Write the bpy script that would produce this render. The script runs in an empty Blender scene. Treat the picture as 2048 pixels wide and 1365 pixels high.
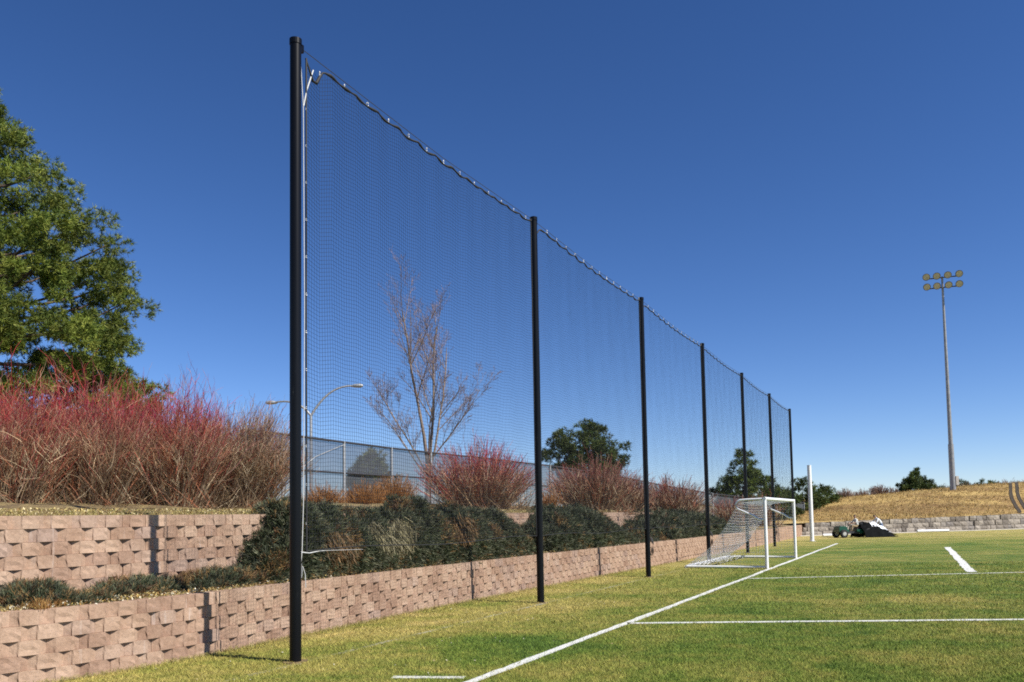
import bpy, math, random
import numpy as np
from mathutils import Vector, Matrix

scene = bpy.context.scene
col = scene.collection
R = math.radians
rng = np.random.default_rng(7)
random.seed(7)

# ------------------------------------------------------------------ camera
F, CX, CY, PIT, ROL, HC = 1733.3, 1024.0, 916.0, 0.0685, 0.0169, 1.9387
_f = np.array([0, math.cos(PIT), math.sin(PIT)])
_r0 = np.array([1.0, 0, 0]); _u0 = np.cross(_r0, _f)
_r = math.cos(ROL) * _r0 - math.sin(ROL) * _u0
_u = math.sin(ROL) * _r0 + math.cos(ROL) * _u0
cam_d = bpy.data.cameras.new('camera')
cam = bpy.data.objects.new('camera', cam_d); col.objects.link(cam)
cam_d.sensor_width = 36.0
cam_d.lens = F / 2048 * 36.0
cam_d.shift_y = (CY - 682.5) / 2048
cam_d.clip_end = 6000
cam.matrix_world = Matrix(((_r[0], _u[0], -_f[0], 0), (_r[1], _u[1], -_f[1], 0), (_r[2], _u[2], -_f[2], HC), (0, 0, 0, 1)))
scene.camera = cam

# ------------------------------------------------------------------ sky, sun, exposure
SUN_AZ, SUN_EL = R(118), R(47)          # azimuth clockwise from +Y
world = bpy.data.worlds.new('World'); scene.world = world; world.use_nodes = True
wn = world.node_tree; wn.nodes.clear()
sky = wn.nodes.new('ShaderNodeTexSky'); sky.sky_type = 'NISHITA'; sky.sun_disc = False
sky.sun_elevation = SUN_EL; sky.sun_rotation = SUN_AZ
sky.altitude = 2500; sky.air_density = 1.0; sky.dust_density = 0.0; sky.ozone_density = 1.0
hs = wn.nodes.new('ShaderNodeHueSaturation'); hs.inputs['Saturation'].default_value = 1.13
gm = wn.nodes.new('ShaderNodeGamma'); gm.inputs['Gamma'].default_value = 1.12
tint = wn.nodes.new('ShaderNodeMix'); tint.data_type = 'RGBA'; tint.blend_type = 'MULTIPLY'; tint.inputs[0].default_value = 1.0; tint.inputs[7].default_value = (0.79, 0.825, 1.0, 1)
bg = wn.nodes.new('ShaderNodeBackground'); bg.inputs['Strength'].default_value = 0.070
wo = wn.nodes.new('ShaderNodeOutputWorld')
wn.links.new(sky.outputs[0], gm.inputs['Color']); wn.links.new(gm.outputs[0], tint.inputs[6]); wn.links.new(tint.outputs[2], hs.inputs['Color']); wn.links.new(hs.outputs[0], bg.inputs['Color'])
wn.links.new(bg.outputs[0], wo.inputs['Surface'])
sun_d = bpy.data.lights.new('sun', 'SUN'); sun_d.energy = 5.0; sun_d.angle = R(0.53); sun_d.color = (1.0, 0.955, 0.88)
sun = bpy.data.objects.new('sun', sun_d); col.objects.link(sun)
sdir = Vector((math.sin(SUN_AZ) * math.cos(SUN_EL), math.cos(SUN_AZ) * math.cos(SUN_EL), math.sin(SUN_EL)))
sun.rotation_euler = sdir.to_track_quat('Z', 'Y').to_euler(); sun.location = (30, -30, 40)
scene.render.engine = 'CYCLES'
vs = scene.view_settings
vs.view_transform = 'Standard'; vs.look = 'None'; vs.gamma = 1.0; vs.exposure = 0.6; vs.use_curve_mapping = False
cy = scene.cycles
cy.use_denoising = False; cy.max_bounces = 6; cy.transparent_max_bounces = 24; cy.diffuse_bounces = 3; cy.glossy_bounces = 2
cy.filter_width = 1.8

def at(x, y, Y):
    """world point on the sight line of photo point (x, y) at distance Y"""
    v = _r * (x - CX) / F - _u * (y - CY) / F + _f
    return np.array([0, 0, HC]) + v * (Y / v[1])

# ------------------------------------------------------------------ materials
MATS = {}
def nodes_of(name):
    m = bpy.data.materials.new(name); m.use_nodes = True
    nt = m.node_tree; b = nt.nodes['Principled BSDF']
    MATS[name] = m
    return m, nt, b
def N(nt, t, **kw):
    n = nt.nodes.new(t)
    for k, v in kw.items():
        if hasattr(n, k) and k not in n.inputs: setattr(n, k, v)
        else: n.inputs[k].default_value = v
    return n
def ramp(nt, stops):
    n = nt.nodes.new('ShaderNodeValToRGB'); e = n.color_ramp.elements
    while len(e) < len(stops): e.new(0.5)
    for el, (p, c) in zip(e, stops):
        el.position = p; el.color = (*c, 1) if len(c) == 3 else c
    return n
def mixc(nt, fac, a, b, mode='MIX'):
    n = nt.nodes.new('ShaderNodeMix'); n.data_type = 'RGBA'; n.blend_type = mode
    for s, v in ((n.inputs[0], fac), (n.inputs[6], a), (n.inputs[7], b)):
        if hasattr(v, 'links') or hasattr(v, 'is_linked'): nt.links.new(v, s)
        elif isinstance(v, (int, float)): s.default_value = v
        else: s.default_value = (*v, 1)
    return n.outputs[2]
def math_n(nt, op, a, b=None, clamp=False):
    n = nt.nodes.new('ShaderNodeMath'); n.operation = op; n.use_clamp = clamp
    for s, v in ((n.inputs[0], a), (n.inputs[1], b)):
        if v is None: continue
        if isinstance(v, (int, float)): s.default_value = v
        else: nt.links.new(v, s)
    return n.outputs[0]
def noise(nt, vec, scale, detail=4, rough=0.55, dist=0.0):
    n = nt.nodes.new('ShaderNodeTexNoise'); n.inputs['Scale'].default_value = scale
    n.inputs['Detail'].default_value = detail; n.inputs['Roughness'].default_value = rough; n.inputs['Distortion'].default_value = dist
    if vec is not None: nt.links.new(vec, n.inputs['Vector'])
    return n.outputs['Fac']
def bump(nt, b, h, strength=0.5, dist=0.02):
    n = nt.nodes.new('ShaderNodeBump'); n.inputs['Strength'].default_value = strength; n.inputs['Distance'].default_value = dist
    nt.links.new(h, n.inputs['Height']); nt.links.new(n.outputs[0], b.inputs['Normal'])
def pos(nt, scale=None):
    g = nt.nodes.new('ShaderNodeNewGeometry')
    if scale is None: return g.outputs['Position']
    m = nt.nodes.new('ShaderNodeMapping'); m.inputs['Scale'].default_value = scale
    nt.links.new(g.outputs['Position'], m.inputs['Vector']); return m.outputs[0]
def plain(name, c, rough=0.6, metal=0.0, var=0.12, scale=8.0, bmp=0.0):
    m, nt, b = nodes_of(name)
    tc = nt.nodes.new('ShaderNodeTexCoord')
    f = noise(nt, tc.outputs['Object'], scale)
    dark = tuple(max(0, x * (1 - var * 1.6)) for x in c); lite = tuple(min(1, x * (1 + var)) for x in c)
    rp = ramp(nt, [(0.3, dark), (0.7, lite)]); nt.links.new(f, rp.inputs[0])
    nt.links.new(rp.outputs[0], b.inputs['Base Color'])
    b.inputs['Roughness'].default_value = rough; b.inputs['Metallic'].default_value = metal
    if bmp: bump(nt, b, noise(nt, tc.outputs['Object'], scale * 6), bmp, 0.01)
    return m

def grass_material(name, blades):
    m, nt, b = nodes_of(name)
    p = pos(nt)
    ps = pos(nt, (0.8, 1.0, 1.0))
    n1 = noise(nt, ps, 0.42, 6, 0.62, 0.8)            # broad green / dry patches
    n2 = noise(nt, p, 2.6, 5, 0.65, 0.4)             # footstep sized mottling
    n3 = noise(nt, p, 14.0, 3, 0.6)                  # tufts
    n4 = noise(nt, p, 90.0, 2, 0.6)
    # distance from the line of net poles: the unwatered strip along the wall is drier
    sx = nt.nodes.new('ShaderNodeSeparateXYZ'); nt.links.new(p, sx.inputs[0])
    dline = math_n(nt, 'SUBTRACT', math_n(nt, 'MULTIPLY', sx.outputs[0], 0.9035), math_n(nt, 'MULTIPLY', sx.outputs[1], 0.4286))
    dline = math_n(nt, 'ADD', dline, 7.92)           # 0 on the pole line, + towards the field
    strip = math_n(nt, 'SUBTRACT', 0.11, math_n(nt, 'MULTIPLY', dline, 0.035), True)
    v = math_n(nt, 'ADD', math_n(nt, 'MULTIPLY', n1, 0.62), math_n(nt, 'MULTIPLY', n2, 0.36))
    v = math_n(nt, 'ADD', v, math_n(nt, 'SUBTRACT', math_n(nt, 'MULTIPLY', n3, 0.20), 0.05))
    v = math_n(nt, 'ADD', v, strip)
    nb_ = noise(nt, pos(nt, (0.06, 0.42, 1.0)), 1.0, 3, 0.5, 0.3)
    v = math_n(nt, 'ADD', v, math_n(nt, 'SUBTRACT', math_n(nt, 'MULTIPLY', nb_, 0.34), 0.165))
    far = nt.nodes.new('ShaderNodeMapRange'); far.inputs[1].default_value = 48; far.inputs[2].default_value = 66; far.inputs[3].default_value = 0; far.inputs[4].default_value = 0.17
    nt.links.new(sx.outputs[1], far.inputs[0])
    v = math_n(nt, 'ADD', v, far.outputs[0])
    rp = ramp(nt, [(0.42, (0.088, 0.152, 0.027)), (0.50, (0.152, 0.208, 0.038)), (0.58, (0.225, 0.245, 0.056)), (0.67, (0.330, 0.300, 0.085)), (0.80, (0.46, 0.375, 0.14))])
    nt.links.new(v, rp.inputs[0])
    sp = mixc(nt, 0.55, rp.outputs[0], ramp_out(nt, n4, [(0.3, (0.45, 0.48, 0.40)), (0.7, (1.25, 1.22, 1.1))]), 'MULTIPLY')
    if blades:
        at_ = nt.nodes.new('ShaderNodeAttribute'); at_.attribute_name = 'tint'
        sp = mixc(nt, 1.0, sp, at_.outputs['Color'], 'MULTIPLY')
    nt.links.new(sp, b.inputs['Base Color'])
    b.inputs['Roughness'].default_value = 0.8; b.inputs['Specular IOR Level'].default_value = 0.15
    if not blades:
        h = math_n(nt, 'ADD', n4, math_n(nt, 'MULTIPLY', n3, 0.9))
        bump(nt, b, h, 0.9, 0.05)
    return m
def ramp_out(nt, fac, stops):
    r = ramp(nt, stops); nt.links.new(fac, r.inputs[0]); return r.outputs[0]
grass_material('turf', False); grass_material('grass_blade', True)

def attr_material(name, rough=0.75, spec=0.2, translucent=0.0, bump_scale=0.0):
    m, nt, b = nodes_of(name)
    a = nt.nodes.new('ShaderNodeAttribute'); a.attribute_name = 'tint'
    tc = nt.nodes.new('ShaderNodeTexCoord')
    n = noise(nt, tc.outputs['Object'], 3.0, 3)
    c = mixc(nt, 0.6, a.outputs['Color'], ramp_out(nt, n, [(0.3, (0.7, 0.7, 0.7)), (0.7, (1.2, 1.2, 1.2))]), 'MULTIPLY')
    nt.links.new(c, b.inputs['Base Color'])
    b.inputs['Roughness'].default_value = rough; b.inputs['Specular IOR Level'].default_value = spec
    if translucent:
        t = nt.nodes.new('ShaderNodeBsdfTranslucent'); nt.links.new(c, t.inputs['Color'])
        mx = nt.nodes.new('ShaderNodeMixShader'); mx.inputs[0].default_value = translucent
        nt.links.new(b.outputs[0], mx.inputs[1]); nt.links.new(t.outputs[0], mx.inputs[2])
        nt.links.new(mx.outputs[0], nt.nodes['Material Output'].inputs['Surface'])
    return m
attr_material('foliage', 0.6, 0.2, 0.10); attr_material('twig', 0.6, 0.25); attr_material('litter', 0.8, 0.15)

def block_material(name):
    m, nt, b = nodes_of(name)
    oi = nt.nodes.new('ShaderNodeObjectInfo'); p = pos(nt)
    base = ramp_out(nt, oi.outputs['Random'], [(0.0, (0.330, 0.218, 0.158)), (0.35, (0.395, 0.268, 0.192)), (0.7, (0.440, 0.310, 0.224)), (1.0, (0.360, 0.258, 0.205))])
    n1 = noise(nt, p, 30, 5, 0.7); n2 = noise(nt, p, 2.2, 4, 0.6); n3 = noise(nt, p, 160, 2, 0.5)
    c = mixc(nt, 0.55, base, ramp_out(nt, n1, [(0.3, (0.62, 0.60, 0.58)), (0.7, (1.2, 1.18, 1.15))]), 'MULTIPLY')
    st = ramp_out(nt, n2, [(0.38, (0.78, 0.74, 0.72)), (0.55, (1, 1, 1)), (0.75, (1.10, 1.10, 1.12))])
    c = mixc(nt, 0.8, c, st, 'MULTIPLY')
    # pale mineral bloom running down from the top course
    pe = pos(nt, (9, 9, 0.9)); n5 = noise(nt, pe, 1.0, 3, 0.6)
    c = mixc(nt, ramp_out(nt, n5, [(0.66, (0, 0, 0)), (0.80, (0.4, 0.4, 0.4))]), c, (0.62, 0.56, 0.52))
    nt.links.new(c, b.inputs['Base Color']); b.inputs['Roughness'].default_value = 0.92; b.inputs['Specular IOR Level'].default_value = 0.15
    # split face roughness plus vertical ribs
    w = nt.nodes.new('ShaderNodeTexNoise'); w.inputs['Scale'].default_value = 1.0; w.inputs['Detail'].default_value = 2
    nt.links.new(pos(nt, (70, 70, 3)), w.inputs['Vector'])
    h = math_n(nt, 'ADD', math_n(nt, 'ADD', n1, math_n(nt, 'MULTIPLY', n3, 0.5)), math_n(nt, 'MULTIPLY', w.outputs['Fac'], 0.5))
    bump(nt, b, h, 0.55, 0.012)
    return m
block_material('wall_block')

def stone_material():
    m, nt, b = nodes_of('stone')
    oi = nt.nodes.new('ShaderNodeObjectInfo'); p = pos(nt)
    base = ramp_out(nt, oi.outputs['Random'], [(0, (0.13, 0.11, 0.09)), (0.4, (0.26, 0.225, 0.185)), (0.7, (0.34, 0.30, 0.25)), (1, (0.19, 0.17, 0.155))])
    n1 = noise(nt, p, 6, 5, 0.65)
    c = mixc(nt, 0.8, base, ramp_out(nt, n1, [(0.3, (0.5, 0.5, 0.5)), (0.7, (1.25, 1.22, 1.18))]), 'MULTIPLY')
    nt.links.new(c, b.inputs['Base Color']); b.inputs['Roughness'].default_value = 0.9
    bump(nt, b, n1, 0.8, 0.06)
stone_material()

def dry_grass_material():
    m, nt, b = nodes_of('dry_grass')
    p = pos(nt); n1 = noise(nt, pos(nt, (0.07, 0.12, 0.4)), 1.0, 6, 0.6, 0.8); n2 = noise(nt, p, 1.2, 5, 0.7); n3 = noise(nt, p, 7, 4, 0.7)
    v = math_n(nt, 'ADD', math_n(nt, 'MULTIPLY', n1, 0.7), math_n(nt, 'MULTIPLY', n2, 0.3))
    c = ramp_out(nt, v, [(0.36, (0.19, 0.115, 0.05)), (0.46, (0.32, 0.205, 0.085)), (0.54, (0.50, 0.345, 0.13)), (0.66, (0.60, 0.44, 0.18))])
    c = mixc(nt, 0.5, c, ramp_out(nt, n3, [(0.3, (0.6, 0.6, 0.6)), (0.7, (1.2, 1.2, 1.2))]), 'MULTIPLY')
    nt.links.new(c, b.inputs['Base Color']); b.inputs['Roughness'].default_value = 0.95; b.inputs['Specular IOR Level'].default_value = 0.1
    bump(nt, b, math_n(nt, 'ADD', n2, n3), 0.9, 0.2)
dry_grass_material()
def soil_material(name, stops):
    m, nt, b = nodes_of(name)
    p = pos(nt); n1 = noise(nt, p, 3.0, 5, 0.7); n2 = noise(nt, p, 26, 4, 0.7)
    v = math_n(nt, 'ADD', math_n(nt, 'MULTIPLY', n1, 0.55), math_n(nt, 'MULTIPLY', n2, 0.45))
    nt.links.new(ramp_out(nt, v, stops), b.inputs['Base Color']); b.inputs['Roughness'].default_value = 0.95
    bump(nt, b, n2, 1.0, 0.05)
soil_material('mulch', [(0.36, (0.05, 0.032, 0.018)), (0.47, (0.16, 0.105, 0.05)), (0.56, (0.30, 0.22, 0.085)), (0.68, (0.42, 0.33, 0.14))])
soil_material('dirt', [(0.35, (0.022, 0.016, 0.008)), (0.65, (0.06, 0.042, 0.022))])

def paint_line_material(name, c, wear):
    m, nt, b = nodes_of(name)
    p = pos(nt); n1 = noise(nt, p, 22, 4, 0.7); n2 = noise(nt, p, 1.3, 3, 0.6)
    v = math_n(nt, 'ADD', math_n(nt, 'MULTIPLY', n1, 0.7), math_n(nt, 'MULTIPLY', n2, 0.5))
    b.inputs['Base Color'].default_value = (*c, 1); b.inputs['Roughness'].default_value = 0.9
    nt.links.new(ramp_out(nt, n1, [(0.3, tuple(x * 0.72 for x in c)), (0.7, c)]), b.inputs['Base Color'])
    nt.links.new(ramp_out(nt, v, [(wear - 0.05, (0, 0, 0)), (wear + 0.05, (1, 1, 1))]), b.inputs['Alpha'])
    bump(nt, b, noise(nt, p, 90, 2), 0.6, 0.03)
paint_line_material('line_paint', (0.72, 0.72, 0.68), 0.42)
paint_line_material('worn_line_paint', (0.66, 0.66, 0.58), 0.52)
paint_line_material('faded_line_paint', (0.50, 0.47, 0.33), 0.66)

m_, nt_, b_ = nodes_of('black_steel')
tc_ = nt_.nodes.new('ShaderNodeTexCoord'); mp_ = N(nt_, 'ShaderNodeMapping'); mp_.inputs['Scale'].default_value = (14, 14, 2.0)
nt_.links.new(tc_.outputs['Object'], mp_.inputs['Vector'])
sc_ = noise(nt_, mp_.outputs[0], 1.0, 6, 0.7)
nt_.links.new(ramp_out(nt_, sc_, [(0.62, (0.004, 0.004, 0.005)), (0.70, (0.014, 0.014, 0.015)), (0.77, (0.14, 0.14, 0.135))]), b_.inputs['Base Color'])
b_.inputs['Roughness'].default_value = 0.34; b_.inputs['Specular IOR Level'].default_value = 0.22
plain('white_metal', (0.80, 0.80, 0.79), 0.35, 0, 0.05, 3)
plain('white_rope', (0.58, 0.58, 0.57), 0.8, 0, 0.1, 30)
plain('black_rope', (0.012, 0.012, 0.014), 0.7, 0, 0.2, 30)
plain('net_twine', (0.012, 0.014, 0.018), 0.7, 0, 0.1, 4)
plain('goal_twine', (0.80, 0.80, 0.78), 0.8, 0, 0.05, 8)
plain('galvanised', (0.42, 0.43, 0.43), 0.45, 0.5, 0.12, 10)
plain('grey_steel', (0.30, 0.30, 0.30), 0.5, 0.4, 0.15, 3)
plain('dark_steel', (0.055, 0.055, 0.06), 0.5, 0.3, 0.15, 3)
plain('lamp_housing', (0.13, 0.12, 0.09), 0.45, 0.3, 0.2, 3)
plain('lamp_glass', (0.50, 0.46, 0.34), 0.2, 0.0, 0.1, 3)
plain('concrete', (0.50, 0.46, 0.40), 0.9, 0, 0.15, 4, 0.3)
plain('bark', (0.11, 0.075, 0.05), 0.9, 0, 0.35, 6, 0.8)
plain('pale_bark', (0.30, 0.22, 0.16), 0.85, 0, 0.25, 5, 0.5)
plain('green_paint', (0.012, 0.075, 0.045), 0.3, 0, 0.1, 5)
plain('rubber', (0.012, 0.012, 0.012), 0.8, 0, 0.2, 10)
plain('rim_paint', (0.45, 0.45, 0.42), 0.5, 0.2, 0.15, 6)
plain('black_tarp', (0.006, 0.0065, 0.007), 0.9, 0, 0.3, 5, 0.3).node_tree.nodes['Principled BSDF'].inputs['Specular IOR Level'].default_value = 0.08
plain('white_tarp', (0.72, 0.74, 0.76), 0.5, 0, 0.1, 5)
plain('vinyl_seat', (0.03, 0.03, 0.032), 0.5, 0, 0.2, 8)
plain('skin', (0.36, 0.20, 0.13), 0.55, 0, 0.08, 12)
plain('dark_hair', (0.018, 0.012, 0.009), 0.6, 0, 0.2, 30)
plain('pale_shirt', (0.58, 0.58, 0.55), 0.85, 0, 0.1, 12)
plain('white_shirt', (0.78, 0.78, 0.79), 0.85, 0, 0.06, 12)
plain('khaki_cloth', (0.30, 0.22, 0.12), 0.9, 0, 0.15, 12)
plain('denim', (0.10, 0.16, 0.28), 0.9, 0, 0.2, 16)
plain('work_boot', (0.08, 0.05, 0.03), 0.7, 0, 0.2, 16)
m_, nt_, b_ = nodes_of('windscreen')
tc_ = nt_.nodes.new('ShaderNodeTexCoord')
w1_ = noise(nt_, tc_.outputs['Object'], 1.5, 3)
nt_.links.new(ramp_out(nt_, w1_, [(0.3, (0.060, 0.068, 0.082)), (0.7, (0.088, 0.096, 0.115))]), b_.inputs['Base Color'])
b_.inputs['Roughness'].default_value = 0.9; b_.inputs['Alpha'].default_value = 0.66

# ------------------------------------------------------------------ mesh helpers
class MB:
    def __init__(self): self.v = []; self.q = []; self.t = []; self.c = []; self.n = 0
    def add(self, v, quads=None, tris=None, colour=None):
        v = np.asarray(v, float).reshape(-1, 3)
        if quads is not None and len(quads): self.q.append(np.asarray(quads, np.int64).reshape(-1, 4) + self.n)
        if tris is not None and len(tris): self.t.append(np.asarray(tris, np.int64).reshape(-1, 3) + self.n)
        self.v.append(v); self.n += len(v)
        if colour is not None:
            c = np.asarray(colour, float).reshape(-1, 3)
            self.c.append(np.broadcast_to(c, (len(v), 3)) if len(c) == 1 else c)
        return self
    def box(self, lo, hi, colour=None):
        lo, hi = np.array(lo, float), np.array(hi, float)
        v = np.array([[x, y, z] for x in (lo[0], hi[0]) for y in (lo[1], hi[1]) for z in (lo[2], hi[2])])
        return self.add(v, [[0, 1, 3, 2], [4, 6, 7, 5], [0, 4, 5, 1], [2, 3, 7, 6], [0, 2, 6, 4], [1, 5, 7, 3]], None, colour)
    def tubes(self, P, rad, sides=3, colour=None, caps=False):
        """P (N,K,3) polylines of equal length, rad (N,K)"""
        P = np.asarray(P, float)
        if P.ndim == 2: P = P[None]
        n, k, _ = P.shape
        rad = np.broadcast_to(np.asarray(rad, float), (n, k))
        T = np.gradient(P, axis=1); T /= np.linalg.norm(T, axis=2, keepdims=True) + 1e-9
        ref = np.where(np.abs(T[:, :1, 2:3]) > 0.9, np.array([1.0, 0, 0]), np.array([0, 0, 1.0]))
        A = np.cross(T, np.broadcast_to(ref, T.shape)); A /= np.linalg.norm(A, axis=2, keepdims=True) + 1e-9
        B = np.cross(T, A)
        th = np.arange(sides) * 2 * np.pi / sides
        V = P[:, :, None] + rad[:, :, None, None] * (A[:, :, None] * np.cos(th)[None, None, :, None] + B[:, :, None] * np.sin(th)[None, None, :, None])
        idx = np.arange(n * k * sides).reshape(n, k, sides)
        a = idx[:, :-1]; b = idx[:, 1:]
        q = np.stack([a, np.roll(a, -1, 2), np.roll(b, -1, 2), b], -1).reshape(-1, 4)
        cc = None
        if colour is not None:
            colour = np.asarray(colour, float)
            cc = np.broadcast_to(colour[:, :, None] if colour.ndim == 3 else colour.reshape(1, 1, 1, 3), (n, k, sides, 3)).reshape(-1, 3)
        self.add(V.reshape(-1, 3), q, None, cc)
        if caps:
            for e in (0, k - 1):
                cen = P[:, e]; base = self.n
                ring = V[:, e].reshape(n, sides, 3)
                vv = np.concatenate([cen[:, None], ring], 1).reshape(-1, 3)
                tr = []
                for i in range(n):
                    o = i * (sides + 1)
                    for j in range(sides):
                        x, y = o + 1 + j, o + 1 + (j + 1) % sides
                        tr.append([o, y, x] if e == 0 else [o, x, y])
                self.add(vv, None, tr, None if cc is None else np.broadcast_to(cc.reshape(n, k, sides, 3)[:, e, :1], (n, sides + 1, 3)).reshape(-1, 3))
        return self
    def tube(self, pts, r, sides=8, caps=True, colour=None):
        return self.tubes(np.array(pts, float)[None], np.broadcast_to(np.asarray(r, float), (1, len(pts))), sides, colour, caps)
    def grid(self, V, colour=None, flip=False):
        V = np.asarray(V, float); a, b, _ = V.shape
        i = np.arange(a * b).reshape(a, b)
        q = np.stack([i[:-1, :-1], i[1:, :-1], i[1:, 1:], i[:-1, 1:]], -1).reshape(-1, 4)
        if flip: q = q[:, ::-1]
        return self.add(V.reshape(-1, 3), q, None, colour)
    def mesh(self, name, smooth=False):
        me = bpy.data.meshes.new(name)
        V = np.concatenate(self.v); Q = np.concatenate(self.q) if self.q else np.zeros((0, 4), int); Tn = np.concatenate(self.t) if self.t else np.zeros((0, 3), int)
        me.vertices.add(len(V)); me.vertices.foreach_set('co', V.astype(np.float32).ravel())
        nl = Q.size + Tn.size
        me.loops.add(nl); me.loops.foreach_set('vertex_index', np.concatenate([Q.ravel(), Tn.ravel()]).astype(np.int32))
        me.polygons.add(len(Q) + len(Tn))
        st = np.concatenate([np.arange(len(Q)) * 4, Q.size + np.arange(len(Tn)) * 3]).astype(np.int32)
        me.polygons.foreach_set('loop_start', st)
        me.polygons.foreach_set('use_smooth', np.full(len(Q) + len(Tn), bool(smooth)))
        me.update(calc_edges=True); me.validate()
        if self.c and sum(len(x) for x in self.c) == len(V):
            C = np.concatenate(self.c); at_ = me.attributes.new('tint', 'FLOAT_COLOR', 'POINT')
            at_.data.foreach_set('color', np.concatenate([C, np.ones((len(C), 1))], 1).astype(np.float32).ravel())
        return me
    def build(self, name, mat, parent=None, smooth=False, loc=None):
        me = self.mesh(name, smooth); me.materials.append(MATS[mat])
        return place(name, me, parent, loc)
def place(name, me, parent=None, loc=None, rz=0.0):
    o = bpy.data.objects.new(name, me); col.objects.link(o)
    if parent is not None: o.parent = parent
    if loc is not None: o.location = loc
    if rz: o.rotation_euler = (0, 0, rz)
    return o
def tag(o, label=None, cat=None, group=None, kind=None):
    if label: o['label'] = label
    if cat: o['category'] = cat
    if group: o['group'] = group
    if kind: o['kind'] = kind
    return o
def empty(name, loc=(0, 0, 0), rz=0.0):
    o = bpy.data.objects.new(name, None); col.objects.link(o); o.location = loc; o.rotation_euler = (0, 0, rz); o.empty_display_size = 0.3
    return o
def copy_tree(o, parent=None):
    c = o.copy(); col.objects.link(c); c.parent = parent
    for ch in list(o.children): copy_tree(ch, c)
    return c
def arr(*a): return np.array(a, float)
def unit(v): return v / (np.linalg.norm(v, axis=-1, keepdims=True) + 1e-9)

# ------------------------------------------------------------------ ground plan
POLE0, POLED, POLEH = arr(-3.03, 12.10), arr(3.625, 7.641), 8.87
LD = POLED / np.linalg.norm(POLED)         # along the goal line, away from the camera
LN = arr(LD[1], -LD[0])                    # towards the field
LOW = np.array([(-9.6, 7.9), (-7.6, 9.30), (-6.35, 10.18), (-5.55, 11.0), (-5.02, 11.9), (-4.52, 12.8), (-4.02, 14.0), (-3.0, 16.25), (-1.95, 18.6), (-1.0, 20.5), (2.5, 27.6), (7.35, 36.9), (16.1, 54.8), (24.6, 73.5)])
UPP = np.array([(-10.4, 8.6), (-8.4, 9.75), (-7.3, 10.65), (-6.52, 11.5), (-5.98, 12.5), (-5.38, 13.7), (-4.75, 15.0), (-4.0, 16.5), (-2.3, 20), (-0.7, 24), (0.95, 28), (3.0, 33), (5.35, 39), (7.6, 44), (9.9, 49)])
def resample(pts, step):
    t = np.concatenate([[0], np.cumsum(np.linalg.norm(np.diff(pts, axis=0), axis=1))])
    s = np.linspace(0, t[-1], 900); d = np.stack([np.interp(s, t, pts[:, i]) for i in (0, 1)], 1)
    k = np.hanning(31); k /= k.sum()
    pad = np.concatenate([2 * d[:1] - d[15:0:-1], d, 2 * d[-1:] - d[-2:-17:-1]])
    d = np.stack([np.convolve(pad[:, i], k, 'valid') for i in (0, 1)], 1)
    t = np.concatenate([[0], np.cumsum(np.linalg.norm(np.diff(d, axis=0), axis=1))])
    n = int(t[-1] / step); s = np.arange(n + 1) * step
    return np.stack([np.interp(s, t, d[:, i]) for i in (0, 1)], 1), t, d
def path_fn(pts):
    _, t, d = resample(pts, 0.5)
    def fn(s):
        s = np.asarray(s, float)
        p = np.stack([np.interp(s, t, d[:, i]) for i in (0, 1)], -1)
        e = 0.15
        q = np.stack([np.interp(s + e, t, d[:, i]) for i in (0, 1)], -1) - np.stack([np.interp(s - e, t, d[:, i]) for i in (0, 1)], -1)
        return p, unit(q)
    return fn, t[-1], lambda Y: np.interp(Y, d[:, 1], t)
lowf, LOWL, low_s = path_fn(LOW)
uppf, UPPL, upp_s = path_fn(UPP)
def low_x(Y): return np.interp(Y, LOW[:, 1], LOW[:, 0])
def upp_x(Y): return np.interp(Y, UPP[:, 1], UPP[:, 0])

# ------------------------------------------------------------------ field
b = MB()
b.add([(-3000, -200, 0), (3000, -200, 0), (3000, 4000, 0), (-3000, 4000, 0)], [[0, 1, 2, 3]])
tag(b.build('field', 'turf'), 'mown green sports field turf with dry yellow patches', 'ground', kind='structure')

def paint(name, a, b_, w, mat, label, z=0.004, seg=1.0):
    a, b_ = arr(*a), arr(*b_); L = np.linalg.norm(b_ - a); d = (b_ - a) / L; nrm = arr(-d[1], d[0])
    n = max(2, int(L / 0.25)); s = np.linspace(0, L, n)
    r_ = np.random.default_rng(int(L * 100))
    wob = np.convolve(r_.normal(0, 0.014, n + 8), np.ones(9) / 4, 'valid')[:n]
    w1 = w / 2 * (1 + r_.normal(0, 0.10, n)); w2 = w / 2 * (1 + r_.normal(0, 0.10, n))
    V = np.zeros((n, 2, 3)); c = a + d * s[:, None] + nrm * wob[:, None]
    V[:, 0, :2] = c + nrm * w1[:, None]; V[:, 1, :2] = c - nrm * w2[:, None]; V[:, :, 2] = z
    tag(MB().grid(V).build(name, mat), label, 'line', kind='structure')
    return a, b_
LINES = []
def pl(*a): LINES.append((*paint(*a), a[3]))
GL0 = arr(-0.54, 10.41)
pl('goal_line', tuple(GL0 - LD * 6), tuple(GL0 + LD * 47.5), 0.15, 'line_paint', 'white painted goal line running past the soccer goal')
pl('field_line', (2.02, 15.77), (19.0, 14.7), 0.20, 'line_paint', 'white painted line branching right off the goal line in the foreground')
pl('field_line', (6.95, 25.95), (24.0, 27.3), 0.22, 'worn_line_paint', 'faded line crossing the turf level with the soccer goal')
pl('field_line', (14.15, 27.02), (22.55, 45.28), 0.28, 'line_paint', 'short thick white line out on the turf at right', 0.008)
pl('field_line', (-1.52, 10.80), (-0.62, 10.70), 0.15, 'worn_line_paint', 'short white dash at the bottom edge beside the goal line')
pl('field_line', tuple(POLE0 - LD * 6 + LN * 0.12), tuple(POLE0 + LD * 26 + LN * 0.12), 0.11, 'faded_line_paint', 'faint faded line along the foot of the net poles')

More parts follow.
